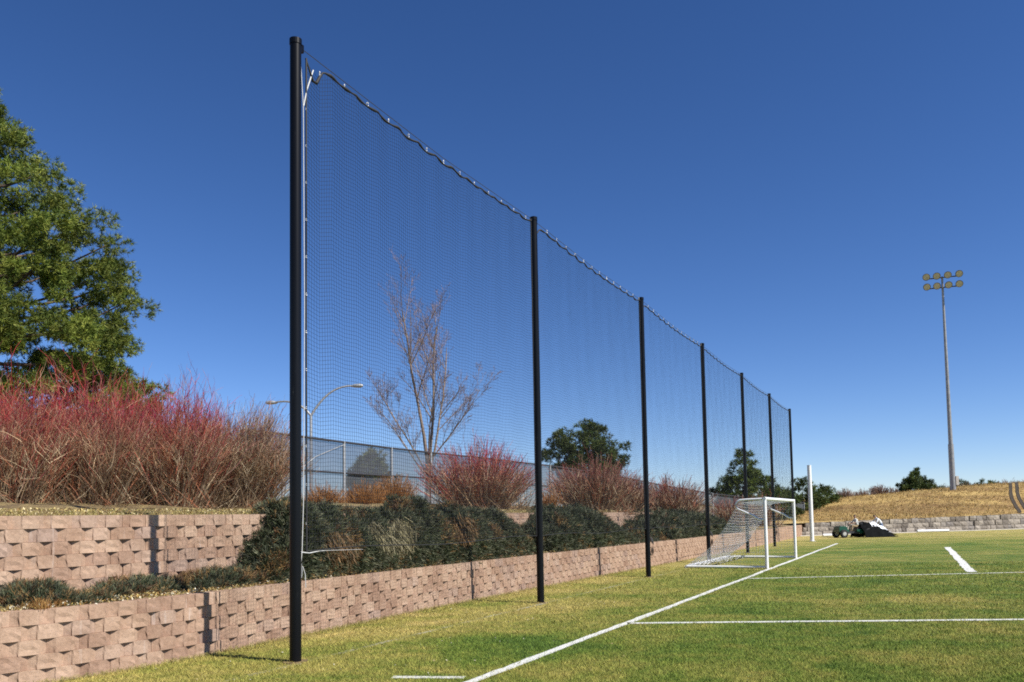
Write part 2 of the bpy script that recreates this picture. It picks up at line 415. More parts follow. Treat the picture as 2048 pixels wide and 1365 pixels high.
# short grass blades where the turf is close enough to see them
def blades(n, y0, y1, h, w):
    r_ = np.random.default_rng(3)
    Y = 1 / r_.uniform(1 / y1, 1 / y0, n * 2); X = r_.uniform(-0.64, 0.64, n * 2) * Y
    ok = X > low_x(Y) + 0.02
    for a, b2, wd in LINES:
        d = unit(b2 - a); rel = np.stack([X - a[0], Y - a[1]], 1); t = rel @ d; q = np.abs(rel @ arr(-d[1], d[0]))
        L = np.linalg.norm(b2 - a)
        ok &= ~((t > 0) & (t < L) & (q < wd * 0.5) & (r_.random(len(X)) > 0.12))
    X, Y = X[ok][:n], Y[ok][:n]; n = len(X)
    hh = h * r_.uniform(0.5, 1.3, n) * (0.6 + Y / 22); ww = w * (0.5 + Y / 20) * r_.uniform(0.7, 1.3, n); a = r_.uniform(0, 2 * np.pi, n)
    lean = r_.normal(0, 0.7, (n, 2)) * hh[:, None]
    V = np.zeros((n, 3, 3))
    V[:, 0] = np.stack([X - np.cos(a) * ww, Y - np.sin(a) * ww, np.full(n, -0.003)], 1)
    V[:, 1] = np.stack([X + np.cos(a) * ww, Y + np.sin(a) * ww, np.full(n, -0.003)], 1)
    V[:, 2] = np.stack([X + lean[:, 0], Y + lean[:, 1], hh], 1)
    c = np.repeat((r_.uniform(0.8, 1.5, (n, 1)) * arr(1.05, 1.0, 0.95))[:, None], 3, 1)
    return MB().add(V.reshape(-1, 3), None, np.arange(n * 3).reshape(-1, 3), c.reshape(-1, 3))
tag(blades(260000, 9.0, 32, 0.030, 0.0035).build('turf_grass', 'grass_blade'), 'short mown grass blades of the near turf', 'grass', kind='stuff')

# small pale leaves and clover flecks blown on to the turf
def flecks(n, pts_fn, size, cols, seed, flat=0.5):
    r_ = np.random.default_rng(seed); P = pts_fn(r_, n); n = len(P)
    a = r_.uniform(0, 2 * np.pi, n); s = size * r_.uniform(0.4, 1.3, n)
    up = unit(np.concatenate([r_.normal(0, flat, (n, 2)), np.ones((n, 1))], 1)); tx = unit(np.cross(up, np.stack([np.cos(a), np.sin(a), np.zeros(n)], 1))); ty = np.cross(up, tx)
    V = np.stack([P - tx * s[:, None], P - ty * s[:, None] * 0.5 + up * s[:, None] * 0.15, P + tx * s[:, None], P + ty * s[:, None] * 0.5 + up * s[:, None] * 0.15], 1)
    V[:, :, 2] += s[:, None] * 0.25
    c = np.array(cols)[r_.integers(0, len(cols), n)] * r_.uniform(0.8, 1.2, (n, 1))
    return MB().add(V.reshape(-1, 3), np.arange(n * 4).reshape(-1, 4), None, np.repeat(c[:, None], 4, 1).reshape(-1, 3))
def fl(r_, n):
    Y = 1 / r_.uniform(1 / 26, 1 / 9.5, n * 3); X = POLE0[0] + (Y - POLE0[1]) * 0.4744 + r_.normal(0.6, 1.6, n * 3)
    ok = (X > low_x(Y) + 0.1); return np.stack([X[ok][:n], Y[ok][:n], np.full(min(n, ok.sum()), 0.012)], 1)
tag(flecks(420, fl, 0.018, [(0.40, 0.36, 0.24), (0.45, 0.43, 0.34), (0.32, 0.26, 0.13)], 5).build('fallen_leaves', 'litter'), 'small pale leaves scattered over the turf by the net poles', 'leaves', kind='stuff')

# ------------------------------------------------------------------ terrace and bank
CH, BW = 0.18, 0.42
def loft(rows):
    return MB().grid(np.array(rows))
LOWTOP, UPPTOP = 0.90, 2.07
Ys = np.concatenate([np.arange(7.9, 30, 0.4), np.arange(30, 74, 1.5)])
def bank_z(Y, base): return np.interp(Y, [0, 40, 52, 66, 90], [base, base, base * 0.75, base * 0.5, base * 0.38])
rows = []
for Y in Ys:
    p, d = lowf(low_s(Y)); nrm = arr(-d[1], d[0]); p = p + nrm * 0.12
    if Y < 49:
        q, d2 = uppf(np.clip(upp_s(Y + 0.4), 0, UPPL)); w = max(0.6, float((q - p) @ nrm))
    else: w = np.interp(Y, [49, 58, 74], [3.9, 3, 2.5])
    row = []
    for k, t in enumerate(np.linspace(0, 1.02, 7)):
        z = LOWTOP - 0.035 + (0.10 * t) + (0.04 * math.sin(Y * 2.3 + k) if 0 < k < 6 else 0)
        row.append([*(p + nrm * w * t), z])
    rows.append(row)
tag(loft(rows).build('terrace_soil', 'mulch', smooth=True), 'strip of mulch and dry grass between the two block walls', 'soil', kind='structure')
rows = []
Yb = np.concatenate([np.arange(8.6, 30, 0.5), np.arange(30, 110, 2.0)])
for i, Y in enumerate(Yb):
    if Y < 49: p, d = uppf(np.clip(upp_s(Y), 0, UPPL)); zf = UPPTOP - 0.05
    else:
        p = arr(low_x(min(Y, 73.5)) - 4.3 + max(0, Y - 73.5) * 0.42, Y); d = LD; zf = np.interp(Y, [49, 56, 74], [UPPTOP - 0.05, 1.35, 0.95])
    nrm = arr(-d[1], d[0])
    row = []
    for k, (o, zb) in enumerate([(0.14, None), (0.8, 2.12), (2.0, 2.22), (4.5, 2.4), (9, 2.62), (16, 2.7), (30, 2.8), (90, 3.0)]):
        z = zf if zb is None else min(bank_z(Y, zb), max(zf, 0) + 0.15 * o + 0.05)
        z += 0 if zb is None else 0.05 * math.sin(i * 1.7 + k * 2.1)
        nn = nrm if o < 20 else arr(-0.9, 0.43)
        row.append([*(p + nn * o), z])
    rows.append(row)
tag(loft(rows).build('planted_bank', 'mulch', smooth=True), 'bank of dry grass and mulch behind the upper block wall', 'ground', kind='structure')

# ------------------------------------------------------------------ segmental block walls
def block_mesh(seed):
    r_ = np.random.default_rng(seed)
    hw, fc, dp = BW / 2 - 0.0015, 0.112, 0.28
    xs = [-hw, -fc - 0.013, -fc, -fc * 0.3, fc * 0.3, fc, fc + 0.013, hw]; ys = [-0.060, -0.017, 0, 0, 0, 0, -0.017, -0.060]
    zs = [0.0015, CH * 0.36, CH * 0.66, CH - 0.0015]; nx, nz, mid = len(xs), len(zs), 3
    V = np.zeros((nz, nx, 3))
    for i, z in enumerate(zs):
        for j, (x, y) in enumerate(zip(xs, ys)):
            rough = r_.normal(0, 0.0045) if (0 < i < nz - 1 and 1 < j < nx - 2) else r_.normal(0, 0.0015)
            V[i, j] = (x + (r_.normal(0, 0.004) if j not in (0, nx - 1) else 0), y + rough, z)
    m = MB(); B = nx * nz; idx = np.arange(B).reshape(nz, nx)
    q = np.stack([idx[:-1, :-1], idx[:-1, 1:], idx[1:, 1:], idx[1:, :-1]], -1).reshape(-1, 4).tolist()
    back = [(-hw + 0.03, -dp, 0.0015), (hw - 0.03, -dp, 0.0015), (hw - 0.03, -dp, CH - 0.0015), (-hw + 0.03, -dp, CH - 0.0015)]
    v = np.concatenate([V.reshape(-1, 3), np.array(back)]); top = idx[-1]; bot = idx[0]; t = []
    for j in range(nx - 1):
        t.append([top[j], top[j + 1], B + 2 if j >= mid else B + 3]); t.append([bot[j + 1], bot[j], B + 1 if j >= mid else B])
    t.append([top[mid], B + 2, B + 3]); t.append([bot[mid], B, B + 1])
    for i in range(nz - 1):
        t.append([idx[i, 0], idx[i + 1, 0], B + 3 if i >= 1 else B]); t.append([idx[i + 1, -1], idx[i, -1], B + 2 if i >= 1 else B + 1])
    t.append([idx[1, 0], B + 3, B]); t.append([idx[1, -1], B + 1, B + 2])
    q.append([B + 1, B, B + 3, B + 2])
    return m.add(v, q, t)
BLK = [block_mesh(100 + i) for i in range(7)]
BLKM = []
for i, m in enumerate(BLK):
    me = m.mesh('block'); me.materials.append(MATS['wall_block']); BLKM.append(me)
def block_wall(name, label, pathf, length, courses, z0, s_parts, s_stuff, end_s):
    root = empty(name, (*pathf(s_parts[0][0])[0], z0))
    tag(root, label, 'wall', 'tan concrete block retaining walls')
    ox, oy, oz = root.location
    r_ = np.random.default_rng(len(name) * 17)
    far = MB(); npart = 0
    for c in range(courses):
        n = int(end_s / BW)
        for i in range(n):
            s = (i + (0.5 if c % 2 else 0.0)) * BW
            isp = any(a <= s < b2 for a, b2 in s_parts); iss = any(a <= s < b2 for a, b2 in s_stuff)
            if not (isp or iss): continue
            p, d = pathf(s); nrm = arr(d[1], -d[0])
            p = p + nrm * (r_.normal(0, 0.003) - 0.006 * c)
            rz = math.atan2(d[1], d[0]) + r_.normal(0, 0.006)
            # local +y is outward (towards the field), local +x runs against the path
            rz2 = rz + math.pi
            k = int(r_.integers(0, len(BLK)))
            if isp and npart < 300:
                o = place('block', BLKM[k], root, (p[0] - ox, p[1] - oy, z0 + c * CH - oz), rz2); npart += 1
            else:
                V = np.concatenate(BLK[k].v); cs, sn = math.cos(rz2), math.sin(rz2)
                W = np.stack([V[:, 0] * cs - V[:, 1] * sn + p[0] - ox, V[:, 0] * sn + V[:, 1] * cs + p[1] - oy, V[:, 2] + z0 + c * CH - oz], 1)
                far.add(W, np.concatenate(BLK[k].q), np.concatenate(BLK[k].t))
    if far.n: tag(far.build('far_blocks', 'wall_block', root), 'the far courses of tan blocks running out of sight', kind='stuff')
    return root
sL = float(low_s(9.6))
block_wall('lower_retaining_wall', 'long low retaining wall of tan split face blocks along the turf', lowf, LOWL, 5, 0.0, [(sL, sL + 60 * BW)], [(sL - 2, sL), (sL + 60 * BW, LOWL)], LOWL)
sU = float(upp_s(9.6)); sU2 = float(upp_s(17.0)); sM0, sM1 = float(upp_s(25.5)), float(upp_s(29.5))
block_wall('upper_retaining_wall', 'raised tan block retaining wall behind the lower one, dark bare shrubs above', uppf, UPPL, 7, UPPTOP - 7 * CH, [(sU, sU2), (sM0, sM1)], [(sU2, sM0), (sM1, UPPL)], UPPL)

# ------------------------------------------------------------------ stone wall and dry hill at the far end
SW0 = arr(24.3, 71.9); SWD = unit(arr(25.06, 11.8)); SWN = arr(-SWD[1], SWD[0])
def stone_mesh(seed):
    r_ = np.random.default_rng(seed); m = MB()
    xs = np.linspace(-0.5, 0.5, 4); zs = np.linspace(0, 1, 3); V = np.zeros((3, 4, 3))
    for i, z in enumerate(zs):
        for j, x in enumerate(xs):
            e = (i != 1) or j in (0, 3)
            V[i, j] = (x * (0.985 - 0.03 * r_.random() * (i != 1)), (-0.07 if e else 0.0) + r_.normal(0, 0.02), 0.015 + z * 0.97 + (r_.normal(0, 0.012) if i == 1 else 0))
    idx = np.arange(12).reshape(3, 4)
    q = np.stack([idx[:-1, :-1], idx[:-1, 1:], idx[1:, 1:], idx[1:, :-1]], -1).reshape(-1, 4).tolist()
    v = np.concatenate([V.reshape(-1, 3), [(-0.49, -0.5, 0.015), (0.49, -0.5, 0.015), (0.49, -0.5, 0.985), (-0.49, -0.5, 0.985)]])
    q += [[idx[2, 0], idx[2, 1], idx[2, 2], idx[2, 3]], [13, 12, 15, 14]]
    t = [[idx[2, 0], idx[2, 3], 14], [idx[2, 0], 14, 15], [idx[0, 0], idx[1, 0], 12], [idx[1, 0], idx[2, 0], 15], [idx[1, 0], 15, 12], [idx[1, 3], idx[0, 3], 13], [idx[2, 3], idx[1, 3], 14], [idx[1, 3], 13, 14]]
    me = m.add(v, q, t).mesh('stone'); me.materials.append(MATS['stone']); return me
STM = [stone_mesh(i) for i in range(6)]
root = empty('stone_wall', (*SW0, 0)); tag(root, 'grey stacked stone wall at the far end of the turf', 'wall')
rz = math.atan2(SWD[1], SWD[0]) + math.pi
r_ = np.random.default_rng(11)
for c in range(3):
    s = -0.6 + 0.3 * c
    while s < 36:
        w = r_.uniform(0.35, 1.1) if c < 2 else r_.uniform(0.4, 0.9)
        hs_ = np.interp(s, [0, 28], [0.36, 0.50])
        p = SWD * (s + w / 2) + SWN * (0.06 * c + r_.normal(0, 0.03))
        o = place('stone', STM[r_.integers(0, 6)], root, (p[0], p[1], c * hs_), rz + r_.normal(0, 0.03))
        o.scale = (w, 0.55, hs_ * r_.uniform(0.94, 1.0)); s += w + 0.012
m = MB(); V = np.zeros((30, 2, 3))
ss = np.linspace(-2, 40, 30)
for i, s in enumerate(ss):
    a = SW0 + SWD * s
    V[i, 0] = (*(a - SWN * 0.10), 0.05); V[i, 1] = (*(a - SWN * 0.75), 0.05)
V2 = V.copy(); V2[:, 0] = V[:, 1]; V2[:, 1] = V[:, 1]; V2[:, 1, 2] = -0.02
m.grid(V, flip=True); m.grid(V2, flip=True)
tag(m.build('concrete_kerb', 'concrete'), 'pale concrete edging strip along the foot of the stone wall', 'kerb', kind='structure')

CREST_U = [-30, -5, 8, 18, 22, 26, 30, 35, 40, 45, 50, 55, 62, 70]; CREST_Z = [1.0, 1.05, 1.3, 2.09, 2.83, 3.43, 3.75, 4.06, 4.39, 4.74, 5.06, 5.31, 5.6, 5.83]
def hill_z(u, v):
    zw = np.interp(u, [-10, 0, 28, 60], [1.0, 1.04, 1.46, 1.6]); zc = np.interp(u, CREST_U, CREST_Z)
    t = np.clip(v / 20.0, 0, 1); t = 1 - (1 - t) ** 1.6
    z = zw + (np.maximum(zc, zw) - zw) * t
    z += 0.07 * np.sin(u * 0.55 + v * 0.2) * np.sin(v * 0.33) * np.clip(v / 4, 0, 1) + 0.05 * np.sin(u * 1.3 + 1) * np.sin(v * 0.9) * np.clip(v / 3, 0, 1)
    return z - np.clip(v - 21, 0, 30) * 0.045 - np.clip(v - 51, 0, 300) * 0.005
u_ = np.concatenate([np.arange(-26, 70, 1.2), [80, 120, 200]]); v_ = np.concatenate([np.arange(0.15, 32, 1.0), [40, 60, 120, 260]])
U_, V_ = np.meshgrid(u_, v_, indexing='ij')
HX = SW0[0] + SWD[0] * U_ + SWN[0] * V_; HY = SW0[1] + SWD[1] * U_ + SWN[1] * V_
tag(MB().grid(np.stack([HX, HY, hill_z(U_, V_)], -1)).build('dry_hill', 'dry_grass', smooth=True), 'low hill of dry golden grass beyond the stone wall', 'hill', kind='structure')
def hill_at(X, Y):
    rel = arr(X, Y) - SW0; return float(hill_z(rel @ SWD, max(rel @ SWN, 0.2)))
# dry tufts standing proud of the hill
r_ = np.random.default_rng(77); n = 9000
tu, tv = r_.uniform(5, 62, n), r_.uniform(0.3, 24, n)
ok = np.abs(tu - np.interp(tv, [0.4, 1.5, 3.5, 6, 9, 12, 16, 20], [28.0, 29.6, 32.1, 35.3, 39.3, 43.5, 49.3, 55.0])) > 1.0
tu, tv = tu[ok], tv[ok]; n = len(tu)
hx = SW0[0] + SWD[0] * tu + SWN[0] * tv; hy = SW0[1] + SWD[1] * tu + SWN[1] * tv; hz_ = hill_z(tu, tv)
nb = 5; hh = (0.10 + 0.22 * r_.random((n, 1)) ** 2) * r_.uniform(0.6, 1.2, (n, nb)); aa = r_.uniform(0, 6.28, (n, nb))
bx = hx[:, None] + r_.normal(0, 0.08, (n, nb)); by = hy[:, None] + r_.normal(0, 0.08, (n, nb)); bz = np.repeat(hz_[:, None], nb, 1)
wv_ = 0.022; ex, ey = r_.normal(0, 0.10, (n, nb)), r_.normal(0, 0.10, (n, nb))
TV = np.stack([np.stack([bx - np.cos(aa) * wv_, by - np.sin(aa) * wv_, bz - 0.03], -1), np.stack([bx + np.cos(aa) * wv_, by + np.sin(aa) * wv_, bz - 0.03], -1), np.stack([bx + ex, by + ey, bz + hh], -1)], 2)
tcol = np.array([(0.48, 0.34, 0.13), (0.38, 0.26, 0.10), (0.56, 0.42, 0.19), (0.26, 0.19, 0.07)])[r_.integers(0, 4, n)]
tag(MB().add(TV.reshape(-1, 3), None, np.arange(n * nb * 3).reshape(-1, 3), np.repeat(tcol, nb * 3, 0)).build('dry_tufts', 'litter'), 'tufts of dry golden grass over the far hill', 'grass', kind='stuff')
# two wheel ruts that come down the hill at the right
for k, du in enumerate((0.0, 1.2)):
    vv = np.linspace(20, 0.4, 24)
    uu = np.interp(vv, [0.4, 1.5, 3.5, 6, 9, 12, 16, 20], [27.4, 29.0, 31.5, 34.7, 38.7, 42.9, 48.7, 54.4]) + du
    pts = np.stack([uu, vv], 1)
    pts = np.array(pts); dd = unit(np.gradient(pts, axis=0)); nn = np.stack([-dd[:, 1], dd[:, 0]], 1)
    G = np.zeros((24, 4, 3))
    for j, o in enumerate((-0.17, -0.06, 0.06, 0.17)):
        q = pts + nn * o
        G[:, j, 0] = SW0[0] + SWD[0] * q[:, 0] + SWN[0] * q[:, 1]; G[:, j, 1] = SW0[1] + SWD[1] * q[:, 0] + SWN[1] * q[:, 1]
        G[:, j, 2] = hill_z(q[:, 0], q[:, 1]) + (0.03 if j in (1, 2) else 0.05)
    tag(MB().grid(G, flip=True).build('wheel_rut', 'dirt'), ('left' if k == 0 else 'right') + ' of two dark wheel ruts down the dry hill', 'rut', 'wheel ruts on the hill', 'structure')

# ------------------------------------------------------------------ net poles and barrier nets
ORD = ['first and tallest looking, nearest the camera', 'second', 'third', 'fourth', 'fifth', 'sixth', 'seventh and farthest']
def net_pole(i):
    p = POLE0 + POLED * i
    root = empty('net_pole', (*p, 0)); tag(root, f'tall black steel net pole, {ORD[i]} of the row', 'pole', 'poles of the barrier net')
    return root
ang = math.atan2(LD[1], LD[0])
shaft = MB().tube([(0, 0, -0.05), (0, 0, 3), (0, 0, 6), (0, 0, POLEH)], 0.081, 20).mesh('shaft', True); shaft.materials.append(MATS['black_steel'])
capm = MB().tube([(0, 0, POLEH - 0.06), (0, 0, POLEH + 0.02), (0, 0, POLEH + 0.035)], np.array([0.089, 0.089, 0.055]), 20).box((0.06, -0.03, POLEH - 0.12), (0.15, 0.03, POLEH - 0.005)).mesh('cap'); capm.materials.append(MATS['black_steel'])
footm = MB().tube([(0, 0, -0.02), (0, 0, 0.012)], 0.15, 16).mesh('footing'); footm.materials.append(MATS['mulch'])
th = np.linspace(0, 2 * np.pi, 13)
coil = MB()
for k in range(4):
    coil.tube(np.stack([0.115 + 0.02 * k + 0 * th, 0.075 * np.sin(th) * (1 + 0.1 * k), 1.00 + 0.24 * np.cos(th) * (1 + 0.06 * k) - 0.02 * k], 1), 0.011, 5, False)
coilm = coil.mesh('rope_coil'); coilm.materials.append(MATS['black_rope'])
cleatm = MB().box((0.08, -0.02, 1.20), (0.125, 0.02, 1.28)).tube([(0.12, 0, 1.14), (0.14, 0, 1.24), (0.12, 0, 1.34)], 0.012, 6).mesh('cleat'); cleatm.materials.append(MATS['grey_steel'])
for i in range(7):
    rt = net_pole(i)
    for nm, me in (('shaft', shaft), ('cap', capm), ('footing', footm), ('cleat', cleatm)):
        o = place(nm, me, rt); o.rotation_euler = (0, 0, ang)
        if nm == 'footing': o.scale = (1.3, 1.0, 1.0)
    if i in (2, 3, 4, 5):
        o = place('rope_coil', coilm, rt); o.rotation_euler = (0, 0, ang - 0.4)
SP = float(np.linalg.norm(POLED))
NET_LO = 1.50
def net_panel_meshes(near, tw, pitch=0.062):
    x0, x1 = (0.24, SP - 0.16) if near else (0.16, SP - 0.16)
    r_ = np.random.default_rng(4 + near)
    def top(x):
        k = (x - x0) / 0.62; f_ = k - np.floor(k)
        z = POLEH - 0.10 - 0.05 * 4 * f_ * (1 - f_) - 0.10 * np.sin(np.pi * (x - x0) / (x1 - x0))
        if near: z = z - 0.30 * np.exp(-((x - 0.42) / 0.13) ** 2)
        else: z = z - 0.22 * np.exp(-((x - x0) / 0.12) ** 2)
        return z
    def bow(x, z): return 0.05 * np.sin(np.pi * (x - x0) / (x1 - x0)) * np.sin(np.pi * (z - NET_LO) / (POLEH - NET_LO)) + 0.012 * np.sin(x * 5.1) * np.sin(z * 1.7 + x)
    m = MB()
    xs = np.arange(x0, x1 + 0.01, pitch); t = np.linspace(0, 1, 9)
    X = np.repeat(xs[:, None], 9, 1) + 0.012 * np.sin(t * 7)[None] * np.sin(xs * 2)[:, None]
    lo = NET_LO + 0.03 * np.sin(xs * 1.1)
    Z = lo[:, None] + (top(xs) - lo)[:, None] * t[None]
    m.tubes(np.stack([X, bow(X, Z), Z], -1), tw, 3)
    nz = int((POLEH - NET_LO) / pitch); xx = np.linspace(x0, x1, 27)
    tt = np.linspace(0, 1, nz + 1)[:-1]
    Xh = np.repeat(xx[None], nz, 0); loh = NET_LO + 0.03 * np.sin(xx * 1.1)
    Zh = loh[None] + (top(xx) - loh)[None] * tt[:, None]
    m.tubes(np.stack([Xh, bow(Xh, Zh), Zh], -1), tw, 3)
    mesh = m.mesh('netting'); mesh.materials.append(MATS['net_twine'])
    # wrapped border rope along the top, side and bottom ropes, top cable
    xr = np.linspace(x0, x1, 110)
    rr = 0.020 + 0.005 * np.sin(xr * 17) + r_.normal(0, 0.002, 110)
    e = MB().tubes(np.stack([xr, 0.012 * np.sin(xr * 9), top(xr)], -1)[None], rr[None], 6)
    rope = e.mesh('top_rope', True); rope.materials.append(MATS['black_rope'])
    cable = MB().tube([(0, 0, POLEH - 0.05), (SP / 2, 0, POLEH - 0.14), (SP, 0, POLEH - 0.05)], 0.006, 5).mesh('cable'); cable.materials.append(MATS['dark_steel'])
    sidem = []
    for xe, re in ((x0, 0.015), (x1, 0.010)):
        sm = MB().tube([(xe, 0, top(np.array([xe]))[0]), (xe + 0.005, 0.01, 5), (xe, 0, NET_LO)], re, 6).mesh('side_rope'); sm.materials.append(MATS['black_rope']); sidem.append(sm)
    xb = np.linspace(x0, x1, 24)
    botm = MB().tubes(np.stack([xb, 0 * xb, NET_LO + 0.03 * np.sin(xb * 1.1)], -1)[None], 0.008, 5).mesh('bottom_rope'); botm.materials.append(MATS['black_rope'])
    cx = np.arange(x0 + (0.62 if not near else 0.31), x1, 0.62)
    return mesh, rope, cable, sidem, botm, cx, top
clip_b = MB(); tq = np.linspace(0, 2 * np.pi, 9)
clip_b.tube(np.stack([0.018 * np.sin(tq), 0 * tq, 0.035 * np.cos(tq)], 1), 0.0085, 5, False)
clipm = clip_b.mesh('clip'); clipm.materials.append(MATS['white_metal'])
NETS = [net_panel_meshes(True, 0.0023), net_panel_meshes(False, 0.0019), net_panel_meshes(False, 0.0013)]
for i in range(6):
    p = POLE0 + POLED * i
    mesh, rope, cable, sidem, botm, cx, top = NETS[0 if i == 0 else (1 if i == 1 else 2)]
    rt = empty('barrier_net', (*p, 0), ang)
    tag(rt, f'black mesh barrier net panel hung between the {["first", "second", "third", "fourth", "fifth", "sixth"][i]} and {["second", "third", "fourth", "fifth", "sixth", "seventh"][i]} net poles', 'net', 'panels of the barrier net')
    o = place('netting', mesh, rt); o['kind'] = 'stuff'
    for nm, me in (('top_rope', rope), ('cable', cable), ('side_rope', sidem[0]), ('side_rope', sidem[1]), ('bottom_rope', botm)): place(nm, me, rt)
    if i < 3:
        for x in cx: place('clip', clipm, rt, (x, 0.0, float(top(np.array([x]))[0]) + 0.035), random.uniform(0, 3))
    if i == 0:
        # pale ties along the near side rope
        for z in np.arange(1.9, 8.3, 0.55): place('tie', clipm, rt, (0.24, 0, z)).scale = (0.8, 0.8, 0.5)
# white halyard and strap on the nearest pole
rt = empty('halyard_rope', (*POLE0, 1.3), ang); tag(rt, 'white halyard rope running down beside the nearest net pole', 'rope')
place('line', (lambda me: (me.materials.append(MATS['white_rope']), me)[1])(MB().tube([(0.10, 0.0, POLEH - 0.10 - 1.3), (0.135, 0, 8.35 - 1.3), (0.17, 0.0, 7.98 - 1.3), (0.195, 0.0, 5 - 1.3), (0.17, 0.0, 2.2 - 1.3), (0.14, 0, 0.22), (0.11, 0, 0.0)], 0.0068, 6).mesh('line')), rt)
place('strap', (lambda me: (me.materials.append(MATS['white_rope']), me)[1])(MB().tube([(0.18, 0, 7.98 - 1.3), (0.25, 0, 8.25 - 1.3), (0.40, 0, 8.62 - 1.3)], 0.010, 6).mesh('strap')), rt)
place('tail', (lambda me: (me.materials.append(MATS['white_rope']), me)[1])(MB().tube([(0.09, 0, 0.02), (0.16, 0, -0.01), (0.21, 0, -0.12), (0.22, 0, -0.30)], 0.006, 6).mesh('tail')), rt)
rt = MB().tube([(0.12, 0, 0), (0.3, 0, -0.02), (0.55, 0.01, 0.0), (0.7, 0, 0.0), (1.6, 0, -0.02)], np.array([0.008, 0.007, 0.006, 0.003, 0.002]), 6).build('tie_line', 'white_rope', loc=(*POLE0, NET_LO)); rt.rotation_euler = (0, 0, ang)
tag(rt, 'white tie line along the bottom edge of the nearest net panel', 'rope')

# ------------------------------------------------------------------ soccer goal
G0 = arr(8.83, 30.43); GW, GH = 7.42, 2.50
gr = empty('soccer_goal', (*G0, 0), ang); tag(gr, 'white framed portable soccer goal with white net on the goal line', 'soccer goal')
# local x along the goal line, local +y away from the field
def gpart(name, mb, mat='white_metal', smooth=True): return mb.build(name, mat, gr, smooth)
for x in (0, GW): gpart('post', MB().tube([(x, 0, 0), (x, 0, 1.2), (x, 0, GH)], 0.062, 12))
gpart('crossbar', MB().tube([(-0.062, 0, GH - 0.06), (GW / 2, 0, GH - 0.06), (GW + 0.062, 0, GH - 0.06)], 0.058, 12))
BD = 2.85
for x in (0, GW):
    a_ = np.linspace(0, 1, 9)
    pts = [(x, 0.0, GH - 0.06), (x, 0.62, GH - 0.08)]
    for t in np.linspace(0, 1, 7)[1:]:
        an = t * 2.35; pts.append((x, 0.75 + 0.26 * math.sin(an), GH - 0.08 - 0.20 * (1 - math.cos(an)) * 0.95))
    pts += [(x, 0.42, 1.86), (x, 0.22, 1.72), (x, 0.0, 1.71)]
    gpart('net_support', MB().tube(pts, 0.038, 8))
    gpart('ground_bar', MB().tube([(x, 0, 0.05), (x, 1.4, 0.05), (x, BD, 0.05)], 0.045, 10))
gpart('back_bar', MB().tube([(-0.04, BD, 0.05), (GW / 2, BD, 0.05), (GW + 0.04, BD, 0.05)], 0.05, 10))
gn = MB(); pt = 0.115
prof = np.array([(0.02, GH - 0.1), (0.9, GH - 0.18), (1.0, GH - 0.35), (1.35, 1.55), (1.95, 0.75), (BD - 0.04, 0.10)])
tl = np.concatenate([[0], np.cumsum(np.linalg.norm(np.diff(prof, axis=0), axis=1))])
sg = np.arange(0, tl[-1], pt); PY = np.interp(sg, tl, prof[:, 0]); PZ = np.interp(sg, tl, prof[:, 1])
xs = np.arange(0, GW + 0.01, pt)
sag = 0.08 * np.sin(np.pi * xs / GW)
gn.tubes(np.stack([np.repeat(xs[:, None], len(PY), 1), PY[None] + 0 * xs[:, None], PZ[None] - sag[:, None] * np.sin(np.pi * sg / tl[-1])[None]], -1), 0.0031, 3)
xk = np.linspace(0, GW, 15); sagk = 0.08 * np.sin(np.pi * xk / GW)
gn.tubes(np.stack([np.repeat(xk[None], len(PY), 0), np.repeat(PY[:, None], 15, 1), PZ[:, None] - sagk[None] * np.sin(np.pi * sg / tl[-1])[:, None]], -1), 0.0031, 3)
for x in (0.0, GW):
    for y in np.arange(0.1, BD - 0.1, pt):
        zt = float(np.interp(y, prof[:, 0], prof[:, 1])); gn.tube([(x, y, 0.06), (x, y + 0.02, zt / 2), (x, y, zt)], 0.0031, 3, False)
    for z in np.arange(0.12, GH - 0.2, pt):
        yy = float(np.interp(-z, -prof[:, 1], prof[:, 0])); gn.tube([(x, 0.02, z), (x, yy / 2, z - 0.01), (x, yy, z)], 0.0031, 3, False)
tag(gpart('goal_net', gn, 'goal_twine', False), kind='stuff')
# slack net lying inside the back of the ground frame
r_ = np.random.default_rng(8); P = []
for k in range(260):
    x = r_.uniform(0.05, GW - 0.05); y = BD - abs(r_.normal(0, 0.32)) - 0.03; a = r_.normal(0, 0.5); L = r_.uniform(0.15, 0.45)
    P.append([(x - L * math.cos(a), y - L * 0.3 * math.sin(a), 0.05 + r_.uniform(0, 0.03)), (x, y, 0.07 + r_.uniform(0, 0.10)), (x + L * math.cos(a), y + L * 0.3 * math.sin(a), 0.05)])
P = np.array(P); P[:, :, 0] = np.clip(P[:, :, 0], 0, GW); P[:, :, 1] = np.minimum(P[:, :, 1], BD)
tag(gpart('slack_net', MB().tubes(P, 0.003, 3), 'goal_twine', False), 'slack white net bunched along the back bar', kind='stuff')

# ------------------------------------------------------------------ white post beyond the last pole
wp = empty('white_post', (19.93, 58.1, 0)); tag(wp, 'plain white upright post standing near the farthest net pole', 'post')
MB().tube([(0, 0, -0.05), (0, 0, 2), (0, 0, 3.6), (0, 0, 5.05)], np.array([0.135, 0.135, 0.135, 0.13]), 16).build('shaft', 'white_metal', wp, True)
MB().tube([(0, 0, 5.05), (0, 0, 5.09)], 0.14, 16).build('cap', 'white_metal', wp)
MB().tube([(0, 0, -0.02), (0, 0, 0.02)], 0.26, 16).build('footing', 'concrete', wp)

